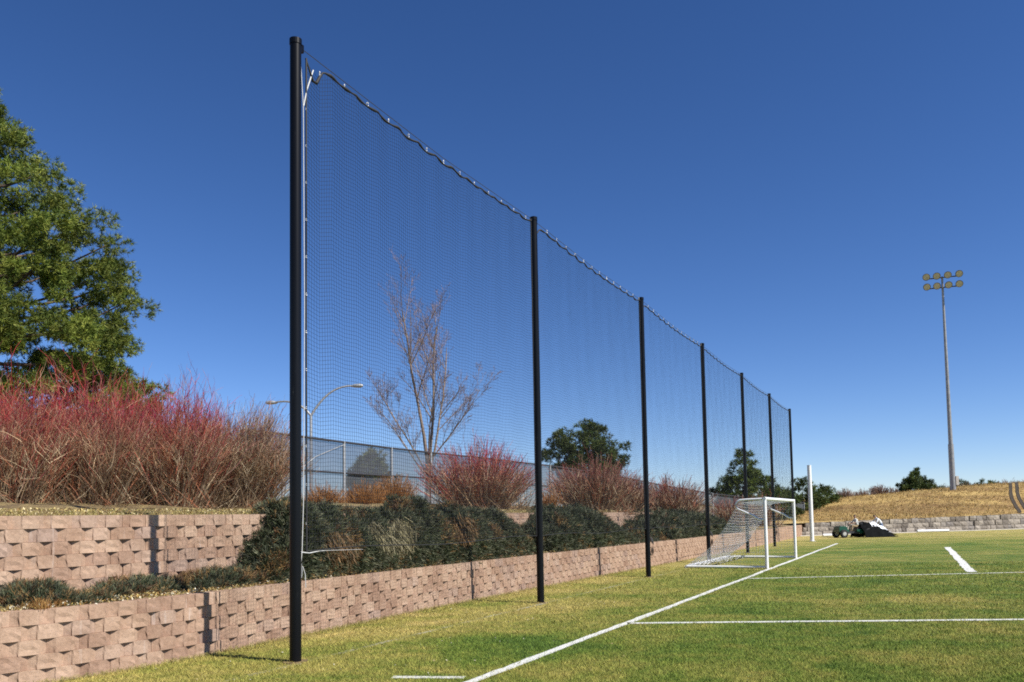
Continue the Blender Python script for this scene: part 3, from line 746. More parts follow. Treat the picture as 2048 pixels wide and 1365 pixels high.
# ------------------------------------------------------------------ stadium light pole
lb = at(1906, 978, 105); lz = hill_at(lb[0], lb[1]); LH = 26.2
lp = empty('floodlight_pole', (lb[0], lb[1], lz)); tag(lp, 'tall grey floodlight pole with eight lamps on the dry hill', 'light pole')
MB().tube([(0, 0, -0.3), (0, 0, 5.6)], np.array([0.34, 0.31]), 12).build('pole_base', 'grey_steel', lp, True)
MB().tube([(0, 0, 5.5), (0, 0, 15), (0, 0, LH)], np.array([0.25, 0.19, 0.12]), 12).build('shaft', 'grey_steel', lp, True)
MB().box((0.28, -0.3, 0.6), (0.62, 0.3, 1.7)).build('control_box', 'concrete', lp)
hd = empty('lamp_array', (0, 0, LH)); hd.parent = lp; hd.rotation_euler = (0, 0, R(-22))
MB().box((-2.05, -0.06, -0.08), (2.05, 0.06, 0.04)).box((-2.05, -0.06, -1.32), (2.05, 0.06, -1.20)).box((-0.08, -0.07, -1.4), (0.08, 0.07, 0.1)).build('cross_arm', 'dark_steel', hd)
tq = np.linspace(0, 1, 6)
lamp = MB().tube([(0, 0.30, 0.12), (0, 0.12, 0.05), (0, -0.16, -0.06), (0, -0.30, -0.12)], np.array([0.12, 0.26, 0.42, 0.44]), 14)
lampm = lamp.mesh('lamp', True); lampm.materials.append(MATS['lamp_housing'])
lensm = MB().tube([(0, -0.285, -0.114), (0, -0.312, -0.125)], np.array([0.38, 0.36]), 14).mesh('lens'); lensm.materials.append(MATS['lamp_glass'])
for zr in (0.22, -1.02):
    for x in (-1.8, -0.62, 0.62, 1.8):
        o = place('lamp', lampm, hd, (x, -0.25, zr), random.uniform(-0.25, 0.25)); place('lens', lensm, o)
        
# ------------------------------------------------------------------ street lamp with two arms
sb = at(622, 1000, 60); sz = 2.5; SH = float(at(622, 832, 60)[2]) - sz
sl = empty('street_lamp', (sb[0], sb[1], sz)); tag(sl, 'white street lamp with two curved arms behind the nearest net pole', 'street lamp')
MB().tube([(0, 0, -0.2), (0, 0, SH * 0.5), (0, 0, SH)], np.array([0.13, 0.11, 0.085]), 12).build('post', 'galvanised', sl, True)
px = 60.0 / F
for sgn, L, rise in ((-1, 82, 34), (1, 88, 62)):
    pts = [(0, 0, SH)]
    for t in np.linspace(0.08, 1, 10):
        pts.append((sgn * L * px * t, 0.6 * t, SH + rise * px * (1 - (1 - t) ** (2.6 if sgn > 0 else 3.2)) + (0 if sgn > 0 else -0.12 * t * t)))
    MB().tube(pts, np.linspace(0.085, 0.055, 11), 8).build('arm', 'galvanised', sl, True)
    e = arr(*pts[-1]); m = MB()
    m.tube([e + (-sgn * 0.35, 0, -0.02), e + (-sgn * 0.1, 0, 0), e + (sgn * 0.3, 0, 0.0), e + (sgn * 0.5, 0, 0)], np.array([0.06, 0.13, 0.15, 0.06]), 10).build('luminaire', 'galvanised', sl, True)

# ------------------------------------------------------------------ windscreen fence
FP = [(500, 861.5, 28.4), (566, 869, 31), (688, 885, 35), (783, 897, 39), (862, 906, 42.6), (940, 914, 46), (1020, 923, 49), (1100, 932, 52.5), (1180, 944, 57), (1260, 958, 61.5), (1345, 975, 66), (1425, 988, 71), (1500, 996, 78), (1560, 1001, 86), (1608, 1006, 95)]
FT = np.array([at(*p) for p in FP])
fr = empty('windscreen_fence', (*FT[1][:2], 2.5)); tag(fr, 'grey chain link fence with a see-through windscreen behind the shrubs', 'fence')
fo = arr(*FT[1][:2], 2.5)
FHT = [2.5] * 8 + [2.4, 2.2, 2.1, 2.0, 1.9, 1.8, 1.8]
for i, (p, h) in enumerate(zip(FT, FHT)):
    q = p - fo
    MB().tube([(q[0], q[1], q[2] - h - 0.3), (q[0], q[1], q[2] - h / 2), (q[0], q[1], q[2] + 0.04)], 0.058, 8).build('fence_post', 'galvanised', fr, True)
    if i + 1 < len(FT):
        q2 = FT[i + 1] - fo; h2 = FHT[i + 1]
        MB().tube([q, (q + q2) / 2, q2], 0.048, 8).build('top_rail', 'dark_steel', fr, True)
        MB().tube([q - (0, 0, h * 0.5), (q + q2) / 2 - (0, 0, (h + h2) * 0.25), q2 - (0, 0, h2 * 0.5)], 0.036, 8).build('mid_rail', 'dark_steel', fr, True)
        off = arr(LN[0], LN[1], 0) * -0.06; G = np.zeros((7, 5, 3))
        for a_ in range(7):
            for b2 in range(5):
                t = a_ / 6; P_ = q + (q2 - q) * t; hh = h + (h2 - h) * t
                G[a_, b2] = P_ + off - (0, 0, 0.05 + (hh - 0.05) * b2 / 4) + arr(LN[0], LN[1], 0) * 0.035 * math.sin(3.1 * t) * math.sin(b2 * 0.8 + i)
        MB().grid(G).build('windscreen_panel', 'windscreen', fr, True)
q, q2 = FT[1] - fo, FT[2] - fo
MB().tube([q2 - (0, 0, 0.1), (q + q2) / 2 - (0, 0, 0.7), q - (0, 0, 1.35) + (q2 - q) * 0.2], 0.02, 6).build('brace_rod', 'galvanised', fr)

# ------------------------------------------------------------------ plants
def needle_tufts(centres, outward, n_needle, length, width, cols, r_):
    n = len(centres)
    d = unit(r_.normal(0, 1, (n, n_needle, 3)) + outward[:, None] * 0.75)
    L = length * r_.uniform(0.6, 1.2, (n, n_needle, 1))
    s = unit(np.cross(d, r_.normal(0, 1, (n, n_needle, 3)))) * width
    base = centres[:, None] + d * length * 0.06
    V = np.stack([base - s, base + s, base + d * L + s * 0.35, base + d * L - s * 0.35], 2)
    c = np.array(cols)[r_.integers(0, len(cols), n)] * r_.uniform(0.75, 1.25, (n, 1))
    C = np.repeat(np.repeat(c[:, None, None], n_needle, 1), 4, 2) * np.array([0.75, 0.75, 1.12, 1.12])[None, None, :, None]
    return V.reshape(-1, 3), np.arange(n * n_needle * 4).reshape(-1, 4), C.reshape(-1, 3)
PINE_COLS = [(0.105, 0.145, 0.022), (0.150, 0.185, 0.030), (0.066, 0.100, 0.018), (0.205, 0.225, 0.040)]
DARK_PINE = [(0.060, 0.092, 0.024), (0.085, 0.118, 0.028), (0.046, 0.070, 0.020), (0.115, 0.135, 0.034)]
def pine(name, label, loc, h, crown0, prof, n_clump, clump, tufts, needles, nl, nw, cols, seed, group, rough=0.06, fill=0.35, bark='bark'):
    """prof: (t 0..1 up the crown, radius) pairs; clumps of needle tufts on real limbs"""
    r_ = np.random.default_rng(seed)
    root = empty(name, loc); tag(root, label, 'tree', group)
    z = np.linspace(0, 1, 7)
    tr = np.stack([0.15 * np.sin(z * 3 + seed), 0.12 * np.cos(z * 2.5 + seed) - 0.12, z * h * 0.94 - 0.3 * (z == 0)], 1)
    MB().tube(tr, np.interp(z, [0, 1], [h * 0.024, h * 0.004]), 9).build('trunk', bark, root, True)
    pt, pr = np.array([p[0] for p in prof]), np.array([p[1] for p in prof])
    w = np.interp(np.linspace(0, 1, 200), pt, pr); cdf = np.cumsum(w ** 1.3 + 0.05); cdf /= cdf[-1]
    t = np.interp(r_.random(n_clump), cdf, np.linspace(0, 1, 200))
    a = r_.uniform(0, 2 * np.pi, n_clump)
    lob = 1 + 0.09 * np.sin(a * 3 + t * 9 + seed) + 0.08 * np.sin(a * 5 - t * 17) + r_.normal(0, rough, n_clump)
    rad = np.interp(t, pt, pr) * lob * np.where(r_.random(n_clump) < fill, np.sqrt(r_.uniform(0.1, 0.8, n_clump)), r_.uniform(0.86, 1.03, n_clump))
    cz = crown0 + t * (h - crown0)
    C = np.stack([rad * np.cos(a), rad * np.sin(a), cz], 1)
    # limbs
    sel = r_.permutation(n_clump)[:min(n_clump, 90)]
    zi = np.clip(C[sel, 2] - 0.25 * rad[sel] - 0.2, 0.3 * crown0, h * 0.92)
    st = np.stack([np.interp(zi, tr[:, 2], tr[:, 0]), np.interp(zi, tr[:, 2], tr[:, 1]), zi], 1)
    u = np.linspace(0, 1, 5)[None, :, None]
    P = st[:, None] * (1 - u) + C[sel][:, None] * u; P[:, :, 2] -= (0.12 * rad[sel])[:, None] * np.sin(np.pi * u[..., 0])
    MB().tubes(P, np.interp(np.linspace(0, 1, 5), [0, 1], [h * 0.006, h * 0.0014])[None], 5).build('limbs', bark, root, True)['kind'] = 'stuff'
    # tufts
    cs = clump * r_.uniform(0.65, 1.25, n_clump)
    off = unit(r_.normal(0, 1, (n_clump, tufts, 3))) * (r_.random((n_clump, tufts, 1)) ** 0.33) * cs[:, None, None] * arr(1, 1, 0.72)
    T = (C[:, None] + off).reshape(-1, 3)
    out = unit(unit(off.reshape(-1, 3)) * 0.8 + unit(np.repeat(C - arr(0, 0, crown0 + 0.25 * (h - crown0)), tufts, 0)) * 0.6 + arr(0, 0, 0.45))
    V, Q, CC = needle_tufts(T, out, needles, nl, nw, cols, r_)
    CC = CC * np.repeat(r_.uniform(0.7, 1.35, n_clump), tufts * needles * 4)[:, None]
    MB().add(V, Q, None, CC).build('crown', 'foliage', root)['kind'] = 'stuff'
    return root

p = at(-70, 1000, 25); 
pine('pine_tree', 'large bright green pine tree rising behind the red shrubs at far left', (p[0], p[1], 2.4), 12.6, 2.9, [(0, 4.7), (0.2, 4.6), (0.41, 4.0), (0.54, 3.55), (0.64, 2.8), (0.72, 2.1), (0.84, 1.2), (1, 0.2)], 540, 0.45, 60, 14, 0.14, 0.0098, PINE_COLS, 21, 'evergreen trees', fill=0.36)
p = at(1172, 1000, 60)
pine('pine_tree', 'rounded dark green pine behind the shrubs between second and third net poles', (p[0], p[1], 2.4), float(at(1172, 845, 60)[2]) - 2.4, 2.0, [(0, 2.0), (0.15, 2.75), (0.45, 2.7), (0.75, 2.0), (1, 0.6)], 105, 0.50, 26, 14, 0.24, 0.018, DARK_PINE, 22, 'evergreen trees', rough=0.16)
p = at(1492, 1010, 80)
pine('pine_tree', 'broad green pine behind the soccer goal and fifth net pole', (p[0], p[1], 1.2), float(at(1492, 903, 80)[2]) - 1.2, 1.3, [(0, 2.4), (0.2, 2.6), (0.45, 2.0), (0.7, 1.2), (1, 0.3)], 110, 0.52, 22, 12, 0.28, 0.024, PINE_COLS[:3] + DARK_PINE, 23, 'evergreen trees', rough=0.15)
for k, (x, y, Y, r0, lab, cs) in enumerate([(1562, 982, 92, 2.0, 'low dark evergreen between the sixth and seventh net poles', DARK_PINE), (1604, 959, 98, 1.9, 'rounded dark evergreen just left of the white post', DARK_PINE), (1644, 974, 100, 2.1, 'bushy green evergreen just right of the white post', DARK_PINE), (1546, 975, 84, 1.5, 'narrow dark evergreen behind the sixth net pole', DARK_PINE)]):
    p = at(x, 1020, Y); zb = 0.8
    pine('evergreen_tree', lab, (p[0], p[1], zb), float(at(x, y, Y)[2]) - zb, 0.3, [(0, r0), (0.3, r0 * 1.05), (0.7, r0 * 0.8), (1, 0.35)], 70, 0.55, 18, 10, 0.32, 0.030, cs, 30 + k, 'evergreen trees', rough=0.14)
p = at(1834, 985, 118); zb = hill_at(p[0], p[1]) - 0.1
pine('evergreen_tree', 'small conical evergreen on the hill left of the floodlight pole', (p[0], p[1], zb), float(at(1830, 938, 118)[2]) - zb, 0.2, [(0, 2.1), (0.2, 1.9), (0.5, 1.35), (0.8, 0.6), (1, 0.15)], 85, 0.42, 18, 10, 0.30, 0.028, DARK_PINE, 40, 'evergreen trees', rough=0.15)
for k, (x, y, Y, r0) in enumerate([(1922, 962, 170, 1.6), (1968, 960, 175, 2.3), (1992, 965, 185, 1.3)]):
    p = at(x, 975, Y); zb = float(p[2]) - 0.6
    pine('evergreen_tree', ['tiny dark evergreen just right of the floodlight pole foot', 'wider dark evergreen on the skyline right of the floodlight', 'low dark evergreen nearest the wheel ruts on the skyline'][k], (p[0], p[1], zb), float(at(x, y, Y)[2]) - zb, 0.2, [(0, r0), (0.5, r0 * 0.9), (1, 0.3)], 40, 0.5, 8, 8, 0.4, 0.035, DARK_PINE, 50 + k, 'evergreen trees')
p = at(742, 1000, 50)
pine('evergreen_tree', 'dim green tree seen through the fence windscreen', (p[0], p[1], 2.3), float(at(742, 908, 50)[2]) - 2.3, 0.3, [(0, 1.3), (0.4, 1.3), (0.8, 0.8), (1, 0.2)], 100, 0.4, 14, 10, 0.26, 0.024, PINE_COLS, 61, 'evergreen trees')

def bare_shrub(name, label, loc, rx, ry, h, n, seed, group, low, top, cat='shrub', lean=0.0, thick=0.0080, twigs=10, droop=0.0, parts=('stems', 'twigs')):
    """many-stemmed leafless shrub: older wood low, coloured young twigs above"""
    r_ = np.random.default_rng(seed)
    root = empty(name, loc); tag(root, label, cat, group)
    K = 7; t = np.linspace(0, 1, K)
    a = r_.uniform(0, 2 * np.pi, n); q = np.sqrt(r_.random(n))
    b0 = np.stack([rx * 0.45 * q * np.cos(a), ry * 0.45 * q * np.sin(a), np.full(n, -0.05)], 1)
    hh = h * (1 - 0.42 * q ** 2.2) * r_.uniform(0.62, 1.0, n) * (1 + 0.10 * np.sin(a * 3 + seed))
    spread = np.stack([rx * 0.62 * q * np.cos(a) + lean, ry * 0.62 * q * np.sin(a), 0 * a], 1) + r_.normal(0, 0.12, (n, 3)) * arr(rx, ry, 0)
    P = b0[:, None] + spread[:, None] * (t ** 1.25)[None, :, None]
    P[:, :, 2] += hh[:, None] * (t ** (0.85 + droop))[None]
    P += np.cumsum(r_.normal(0, 0.032 * h / 2, (n, K, 3)), 1) * arr(1, 1, 0.3)
    low, top = np.array(low), np.array(top)
    cl = low[r_.integers(0, len(low), n)] * r_.uniform(0.7, 1.3, (n, 1)); ct = top[r_.integers(0, len(top), n)] * r_.uniform(0.75, 1.25, (n, 1))
    mixt = np.clip((t - 0.40) / 0.36, 0, 1)[None, :, None]
    C = cl[:, None] * (1 - mixt) + ct[:, None] * mixt
    rad = thick * r_.uniform(0.6, 1.3, (n, 1)) * np.interp(t, [0, 1], [1.25, 0.35])[None]
    MB().tubes(P, rad, 3, C).build(parts[0], 'twig', root)['kind'] = 'stuff'
    m = n * twigs; si = np.repeat(np.arange(n), twigs); ti = r_.uniform(0.28, 0.95, m); kf = ti * (K - 1); k0 = np.floor(kf).astype(int); fr_ = (kf - k0)[:, None]
    B0 = P[si, k0] * (1 - fr_) + P[si, np.minimum(k0 + 1, K - 1)] * fr_
    L = h * r_.uniform(0.10, 0.30, m) * (1.1 - 0.5 * ti)
    d = unit(r_.normal(0, 0.45, (m, 3)) + unit(spread[si]) * 0.25 + arr(0, 0, 1.0))
    u = np.linspace(0, 1, 4)[None, :, None]
    TP = B0[:, None] + d[:, None] * L[:, None, None] * u + r_.normal(0, 0.022 * h / 2, (m, 4, 3)) * u
    tm = np.clip((B0[:, 2] / h - 0.34) / 0.30 + r_.normal(0, 0.15, m), 0, 1)[:, None]
    tc = cl[si] * (1 - tm) + top[r_.integers(0, len(top), m)] * tm
    tc = tc * r_.uniform(0.7, 1.3, (m, 1))
    MB().tubes(TP, thick * 0.46 * r_.uniform(0.6, 1.2, (m, 1)) * np.array([1, 0.9, 0.75, 0.45])[None], 3, np.repeat(tc[:, None], 4, 1)).build(parts[1], 'twig', root)['kind'] = 'stuff'
    # short crooked basal shoots and dead wood near the ground
    nb = int(n * 1.3); a2 = r_.uniform(0, 2 * np.pi, nb); q2 = np.sqrt(r_.random(nb))
    b2 = np.stack([rx * 0.85 * q2 * np.cos(a2), ry * 0.85 * q2 * np.sin(a2), np.full(nb, -0.04)], 1)
    u = np.linspace(0, 1, 4)
    d2 = unit(r_.normal(0, 0.75, (nb, 3)) * arr(1, 1, 0.4) + arr(0, 0, 0.65)) * (h * r_.uniform(0.12, 0.48, (nb, 1)))
    BP = b2[:, None] + d2[:, None] * u[None, :, None] + r_.normal(0, 0.02 * h / 2, (nb, 4, 3)) * u[None, :, None]
    bc = low[r_.integers(0, len(low), nb)] * r_.uniform(0.35, 1.0, (nb, 1))
    MB().tubes(BP, thick * 0.75 * r_.uniform(0.6, 1.3, (nb, 1)) * np.array([1, 0.9, 0.75, 0.4])[None], 3, np.repeat(bc[:, None], 4, 1)).build('basal_shoots', 'twig', root)['kind'] = 'stuff'
    return root
TAN = [(0.44, 0.31, 0.18), (0.32, 0.21, 0.12), (0.56, 0.44, 0.28), (0.20, 0.13, 0.085), (0.42, 0.17, 0.09)]
RED = [(0.38, 0.026, 0.044), (0.29, 0.024, 0.054), (0.42, 0.050, 0.046), (0.22, 0.030, 0.066), (0.40, 0.14, 0.09), (0.36, 0.22, 0.14)]
MIX = [(0.24, 0.06, 0.05), (0.28, 0.13, 0.09), (0.20, 0.045, 0.05), (0.32, 0.20, 0.13)]
PALE = [(0.36, 0.26, 0.16), (0.30, 0.16, 0.12), (0.42, 0.33, 0.22), (0.26, 0.09, 0.08)]
def shrub_at(label, x, Y, zb, wpx, ytop, n, seed, low, top, group='red twig shrubs above the upper wall', name='red_twig_shrub', **kw):
    p = at(x, 1000, Y); ht = float(at(x, ytop, Y)[2]) - zb
    rx = wpx / F * Y / 2
    return bare_shrub(name, label, (p[0], p[1], zb), rx, kw.pop('ry', rx * 0.8), ht, n, seed, group, low, top, **kw)
shrub_at('red twigged shrub at the left edge of the picture, in front of the pine', 10, 15.6, 2.06, 270, 722, 520, 1, TAN, RED)
shrub_at('red shrub second from the left edge, its crown against the pine foliage', 185, 16.6, 2.08, 260, 730, 520, 2, TAN, RED)
shrub_at('red and tan shrub with purple twig tips against the sky, left of the nearest pole', 350, 17.4, 2.08, 250, 752, 520, 3, TAN, RED)
shrub_at('paler tan shrub leaning right, next to the nearest net pole', 478, 18.2, 2.08, 215, 795, 480, 4, TAN, PALE, lean=0.35)
shrub_at('red shrub in the back row, behind the leftmost shrubs and under the pine', 95, 19.6, 2.2, 260, 775, 420, 31, TAN, RED)
shrub_at('red shrub in the back row against the sky below the pine tip', 275, 20.4, 2.2, 260, 770, 420, 32, TAN, RED)
shrub_at('tan shrub in the back row touching the fence, left of the nearest pole', 430, 21.0, 2.2, 260, 800, 440, 33, TAN, MIX)
shrub_at('dense red shrub just left of the second net pole, beside the fence end', 958, 31, 2.05, 235, 872, 620, 5, TAN, RED, thick=0.014, twigs=5)
shrub_at('red brown shrub just right of the second net pole, below the rounded pine', 1185, 39, 2.0, 200, 908, 520, 6, TAN, MIX, thick=0.017, twigs=5)
shrub_at('low reddish shrub just left of the third net pole', 1255, 44, 1.95, 110, 938, 340, 7, TAN, MIX, thick=0.019, twigs=5)
shrub_at('red shrub between the third and fourth net poles', 1345, 50, 1.5, 150, 945, 420, 8, TAN, MIX, thick=0.022, twigs=5)
shrub_at('small reddish shrub right of the fourth net pole', 1462, 60, 1.2, 90, 985, 160, 9, TAN, MIX, thick=0.024, twigs=4)
shrub_at('reddish shrub behind the soccer goal crossbar', 1520, 66, 1.0, 100, 982, 160, 10, TAN, MIX, thick=0.026, twigs=4)
RUST = [(0.28, 0.12, 0.035), (0.34, 0.16, 0.05), (0.20, 0.085, 0.03), (0.40, 0.21, 0.08)]
shrub_at('low rusty orange shrub just right of the nearest net pole', 645, 25.5, 2.15, 100, 962, 260, 12, RUST, RUST, 'rusty shrubs in front of the fence', 'rusty_shrub', thick=0.009, twigs=7)
shrub_at('low orange brown shrub in front of the second fence post', 730, 27.5, 2.15, 90, 955, 240, 13, RUST, RUST, 'rusty shrubs in front of the fence', 'rusty_shrub', thick=0.010, twigs=7)
shrub_at('taller orange brown shrub beside the dense red shrub', 788, 28.5, 2.15, 100, 942, 260, 14, RUST, RUST, 'rusty shrubs in front of the fence', 'rusty_shrub', thick=0.010, twigs=7)
shrub_at('small rusty shrub right behind the second net pole', 1098, 34, 2.05, 50, 972, 120, 15, RUST, RUST, 'rusty shrubs in front of the fence', 'rusty_shrub', thick=0.012, twigs=6)
BRN = [(0.16, 0.10, 0.075), (0.22, 0.15, 0.12), (0.28, 0.21, 0.16), (0.13, 0.085, 0.08)]
for k, (x, yt, Y, w) in enumerate([(1690, 975, 125, 46), (1728, 976, 130, 44), (1758, 966, 135, 40), (1788, 972, 135, 40), (1882, 966, 140, 60), (1940, 962, 150, 60), (2020, 957, 150, 70), (2075, 952, 150, 70)]):
    p = at(x, yt + 22, Y)
    shrub_at(['bare brown shrub next to the bushy green evergreen', 'second bare brown shrub right of the evergreens on the skyline', 'rounded bare shrub midway between evergreens and conical tree', 'bare shrub touching the left side of the conical evergreen', 'bare brown shrub behind the foot of the floodlight pole', 'low bare thicket right of the floodlight pole on the skyline', 'brown bare thicket behind the top of the wheel ruts', 'brown thicket at the right edge of the picture'][k], x, Y, float(p[2]) - 0.5, w, yt, 150, 70 + k, BRN, BRN, 'bare shrubs on the skyline', 'bare_shrub', thick=0.05, twigs=4)

# bare deciduous tree
def bare_tree(label, loc, h, seed):
    r_ = np.random.default_rng(seed)
    root = empty('bare_tree', loc); tag(root, label, 'tree')
    trunk, limbs, tw = MB(), MB(), MB()
    K = 6; t = np.linspace(0, 1, K)
    trunk.tube([(0, 0, -0.3), (0.03, 0, h * 0.1), (0.02, 0.0, h * 0.22)], np.array([0.22, 0.18, 0.16]), 9)
    def grow(p, d, L, r0, lev):
        bend = r_.normal(0, 0.10, 3); bend[2] = abs(bend[2]) + 0.14
        pts = [p]; dd = d.copy()
        for k in range(1, K):
            dd = unit(dd + bend * 0.22 + r_.normal(0, 0.07, 3)); pts.append(pts[-1] + dd * L / (K - 1))
        pts = np.array(pts); rad = np.linspace(r0, r0 * (0.30 if lev < 3 else 0.4), K)
        cc = np.array([(0.27, 0.21, 0.165), (0.25, 0.19, 0.15), (0.25, 0.185, 0.16), (0.25, 0.18, 0.165), (0.25, 0.18, 0.165)][lev]) * r_.uniform(0.8, 1.2)
        (limbs if lev < 2 else tw).tubes(pts[None], rad[None], 6 if lev < 2 else 3, np.broadcast_to(cc, (1, K, 3)))
        if lev >= 4: return
        n = [9, 9, 6, 2][lev]
        for k in range(n):
            f_ = r_.uniform(0.25, 0.97); kf = f_ * (K - 1); k0 = int(kf); q = pts[k0] + (pts[min(k0 + 1, K - 1)] - pts[k0]) * (kf - k0)
            side = unit(r_.normal(0, 1, 3) * arr(1, 1, 0.3)); dr = unit(pts[min(k0 + 1, K - 1)] - pts[max(k0 - 1, 0)])
            grow(q, unit(dr * 0.9 + side * 0.62 + arr(0, 0, 0.12)), L * r_.uniform(0.30, 0.52) * (1.15 - 0.45 * f_), max(0.0055, np.interp(f_, [0, 1], [r0, r0 * 0.35]) * 0.5), lev + 1)
    top = arr(0.02, 0, h * 0.2)
    for dx, dy, L, r0 in ((-0.17, 0.0, 0.80, 0.11), (0.08, 0.1, 0.80, 0.11), (0.36, -0.1, 0.66, 0.075), (-0.50, 0.1, 0.50, 0.06), (0.62, 0.1, 0.46, 0.05), (-0.85, -0.2, 0.42, 0.05), (0.1, -0.6, 0.5, 0.05)):
        grow(top + arr(0, 0, r_.uniform(-0.06, 0.02) * h), unit(arr(dx, dy, 1)), h * L, r0, 0)
    trunk.build('trunk', 'pale_bark', root, True); limbs.build('limbs', 'twig', root, True)['kind'] = 'stuff'; tw.build('twigs', 'twig', root)['kind'] = 'stuff'
p = at(856, 1000, 47)
bare_tree('leafless tree with upright limbs seen through the first net panel', (p[0], p[1], 2.5), (float(at(856, 600, 47)[2]) - 2.5) * 0.95, 5)

def YofX(x): # distance along the terrace where it crosses photo column x
    ys = np.linspace(8.5, 70, 900); xs = np.array([CX + F * ((arr(low_x(y) - 0.5, y, 1.3 - HC) @ _r) / (arr(low_x(y) - 0.5, y, 1.3 - HC) @ _f)) for y in ys])
    return float(np.interp(x, xs, ys))
# spreading junipers draped over the walls
JUN = [(0.050, 0.064, 0.034), (0.072, 0.086, 0.044), (0.100, 0.112, 0.060), (0.056, 0.060, 0.042), (0.150, 0.152, 0.095)]
DEAD = [(0.22, 0.13, 0.05), (0.16, 0.09, 0.05), (0.30, 0.20, 0.09)]
def juniper(label, Y0, Y1, f0, f1, ztop, seed, n, spray=0.17, group='spreading junipers on the terrace', dead=0.10, zbase=0.86, front=0.18, wid=0.007, patches=()):
    """mound that follows the terrace from Y0 to Y1; f0..f1 = extent across, 0 at lower wall, 1 at upper wall"""
    r_ = np.random.default_rng(seed)
    c0, _ = lowf(low_s((Y0 + Y1) / 2)); org = arr(c0[0], c0[1], zbase)
    root = empty('juniper_shrub', tuple(org)); tag(root, label, 'shrub', group)
    s0, s1 = float(low_s(Y0)), float(low_s(Y1))
    ph = r_.uniform(0, 6, 6)
    def surf(a, v, shrink=0.0):
        s = s0 + (s1 - s0) * a
        p, d = lowf(s); nrm = np.stack([-d[..., 1], d[..., 0]], -1)
        Y = p[..., 1]; q, _ = uppf(np.clip(upp_s(np.clip(Y + 0.3, 9, 48.9)), 0, UPPL)); w = np.clip(np.einsum('...i,...i', q - p, nrm), 0.8, 4.5)
        env = np.clip(1 - np.abs(2 * a - 1) ** 3.2, 0, 1) ** 0.55
        lump = 1 + 0.10 * np.sin(s * 2.3 + ph[0]) + 0.08 * np.sin(s * 4.7 + ph[1] + v * 5) + 0.05 * np.sin(s * 9 + ph[2] - v * 9)
        th_ = v * np.pi * 0.62
        across = (f0 * w + front * 0) + ((f1 - f0) * w) * (1 - np.cos(th_)) / 1.37
        across = across - 0.10 * np.sin(th_ * 1.2) * env * (ztop - zbase)
        z = zbase + (ztop - zbase) * np.sin(np.minimum(th_, np.pi * 0.55)) * env * lump
        z = z - shrink * 0.8; across = across + shrink * 0.5
        xy = p + nrm * across[..., None]
        return np.concatenate([xy, np.maximum(z, zbase - 0.02)[..., None]], -1)
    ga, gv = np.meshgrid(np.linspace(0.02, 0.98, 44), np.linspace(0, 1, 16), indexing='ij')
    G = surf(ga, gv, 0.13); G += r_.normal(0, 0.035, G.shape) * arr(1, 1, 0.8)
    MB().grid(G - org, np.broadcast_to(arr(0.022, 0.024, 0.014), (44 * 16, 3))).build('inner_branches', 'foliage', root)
    a = r_.beta(1.0, 1.0, n) * 0.98 + 0.01; v = r_.uniform(0, 1, n)
    P = surf(a, v); e = 0.02
    na = surf(np.clip(a + e, 0, 1), v) - surf(np.clip(a - e, 0, 1), v); nv = surf(a, np.clip(v + e, 0, 1)) - surf(a, np.clip(v - e, 0, 1))
    nrm = unit(np.cross(na, nv)); nrm = np.where(nrm[:, 2:3] < -0.2, -nrm, nrm)
    P = P - nrm * (r_.random((n, 1)) ** 2 * 0.14) + r_.normal(0, 0.02, (n, 3))
    # each spray: a short drooping fan of thin scale-leaf shoots
    m = 9
    axis = unit(nrm * 0.9 + r_.normal(0, 0.55, (n, 3)) + unit(-nv) * 0.25 + arr(0, 0, 0.12))
    d = unit(axis[:, None] + r_.normal(0, 0.42, (n, m, 3)))
    L = spray * r_.uniform(0.5, 1.25, (n, m, 1))
    st = P[:, None] + axis[:, None] * spray * r_.uniform(-0.3, 0.5, (n, m, 1))
    sd = unit(np.cross(d, r_.normal(0, 1, (n, m, 3)))) * wid
    V = np.stack([st - sd, st + sd, st + d * L + sd * 0.5, st + d * L - sd * 0.5], 2)
    clumpn = np.sin(a * (s1 - s0) * 3.1 + ph[3]) * np.sin(v * 7 + ph[4]) + r_.normal(0, 0.35, n)
    isd = (r_.random(n) < dead * 0.35) | (clumpn > np.quantile(clumpn, 1 - dead * 0.8))
    c = np.where(isd[:, None], np.array(DEAD)[r_.integers(0, 3, n)], np.array(JUN)[r_.integers(0, len(JUN), n)]) * r_.uniform(0.75, 1.35, (n, 1))
    for (x0_, x1_, v0_, v1_, pc) in patches:       # bleached or rusted patches of dead shoots
        a0_, a1_ = [(float(low_s(YofX(x_))) - s0) / (s1 - s0) for x_ in (x0_, x1_)]
        e_ = ((a - (a0_ + a1_) / 2) / ((a1_ - a0_) / 2)) ** 2 + ((v - (v0_ + v1_) / 2) / ((v1_ - v0_) / 2)) ** 2 + r_.normal(0, 0.25, n)
        k_ = e_ < 1.0
        c = np.where(k_[:, None], np.array(pc)[r_.integers(0, len(pc), n)] * r_.uniform(0.7, 1.3, (n, 1)), c)
        dn = unit(arr(0, 0, -1.0) + nrm * 0.35 + r_.normal(0, 0.18, (n, 3)))
        d2_ = unit(dn[:, None] + r_.normal(0, 0.12, (n, m, 3))); st2 = P[:, None] + nrm[:, None] * 0.05 + r_.normal(0, 0.05, (n, m, 3))
        sd2 = unit(np.cross(d2_, r_.normal(0, 1, (n, m, 3)))) * wid
        V2_ = np.stack([st2 - sd2, st2 + sd2, st2 + d2_ * L * 1.5 + sd2 * 0.5, st2 + d2_ * L * 1.5 - sd2 * 0.5], 2)
        V = np.where(k_[:, None, None, None], V2_, V)
    C = np.repeat(np.repeat(c[:, None, None], m, 1), 4, 2) * np.array([0.8, 0.8, 1.2, 1.2])[None, None, :, None]
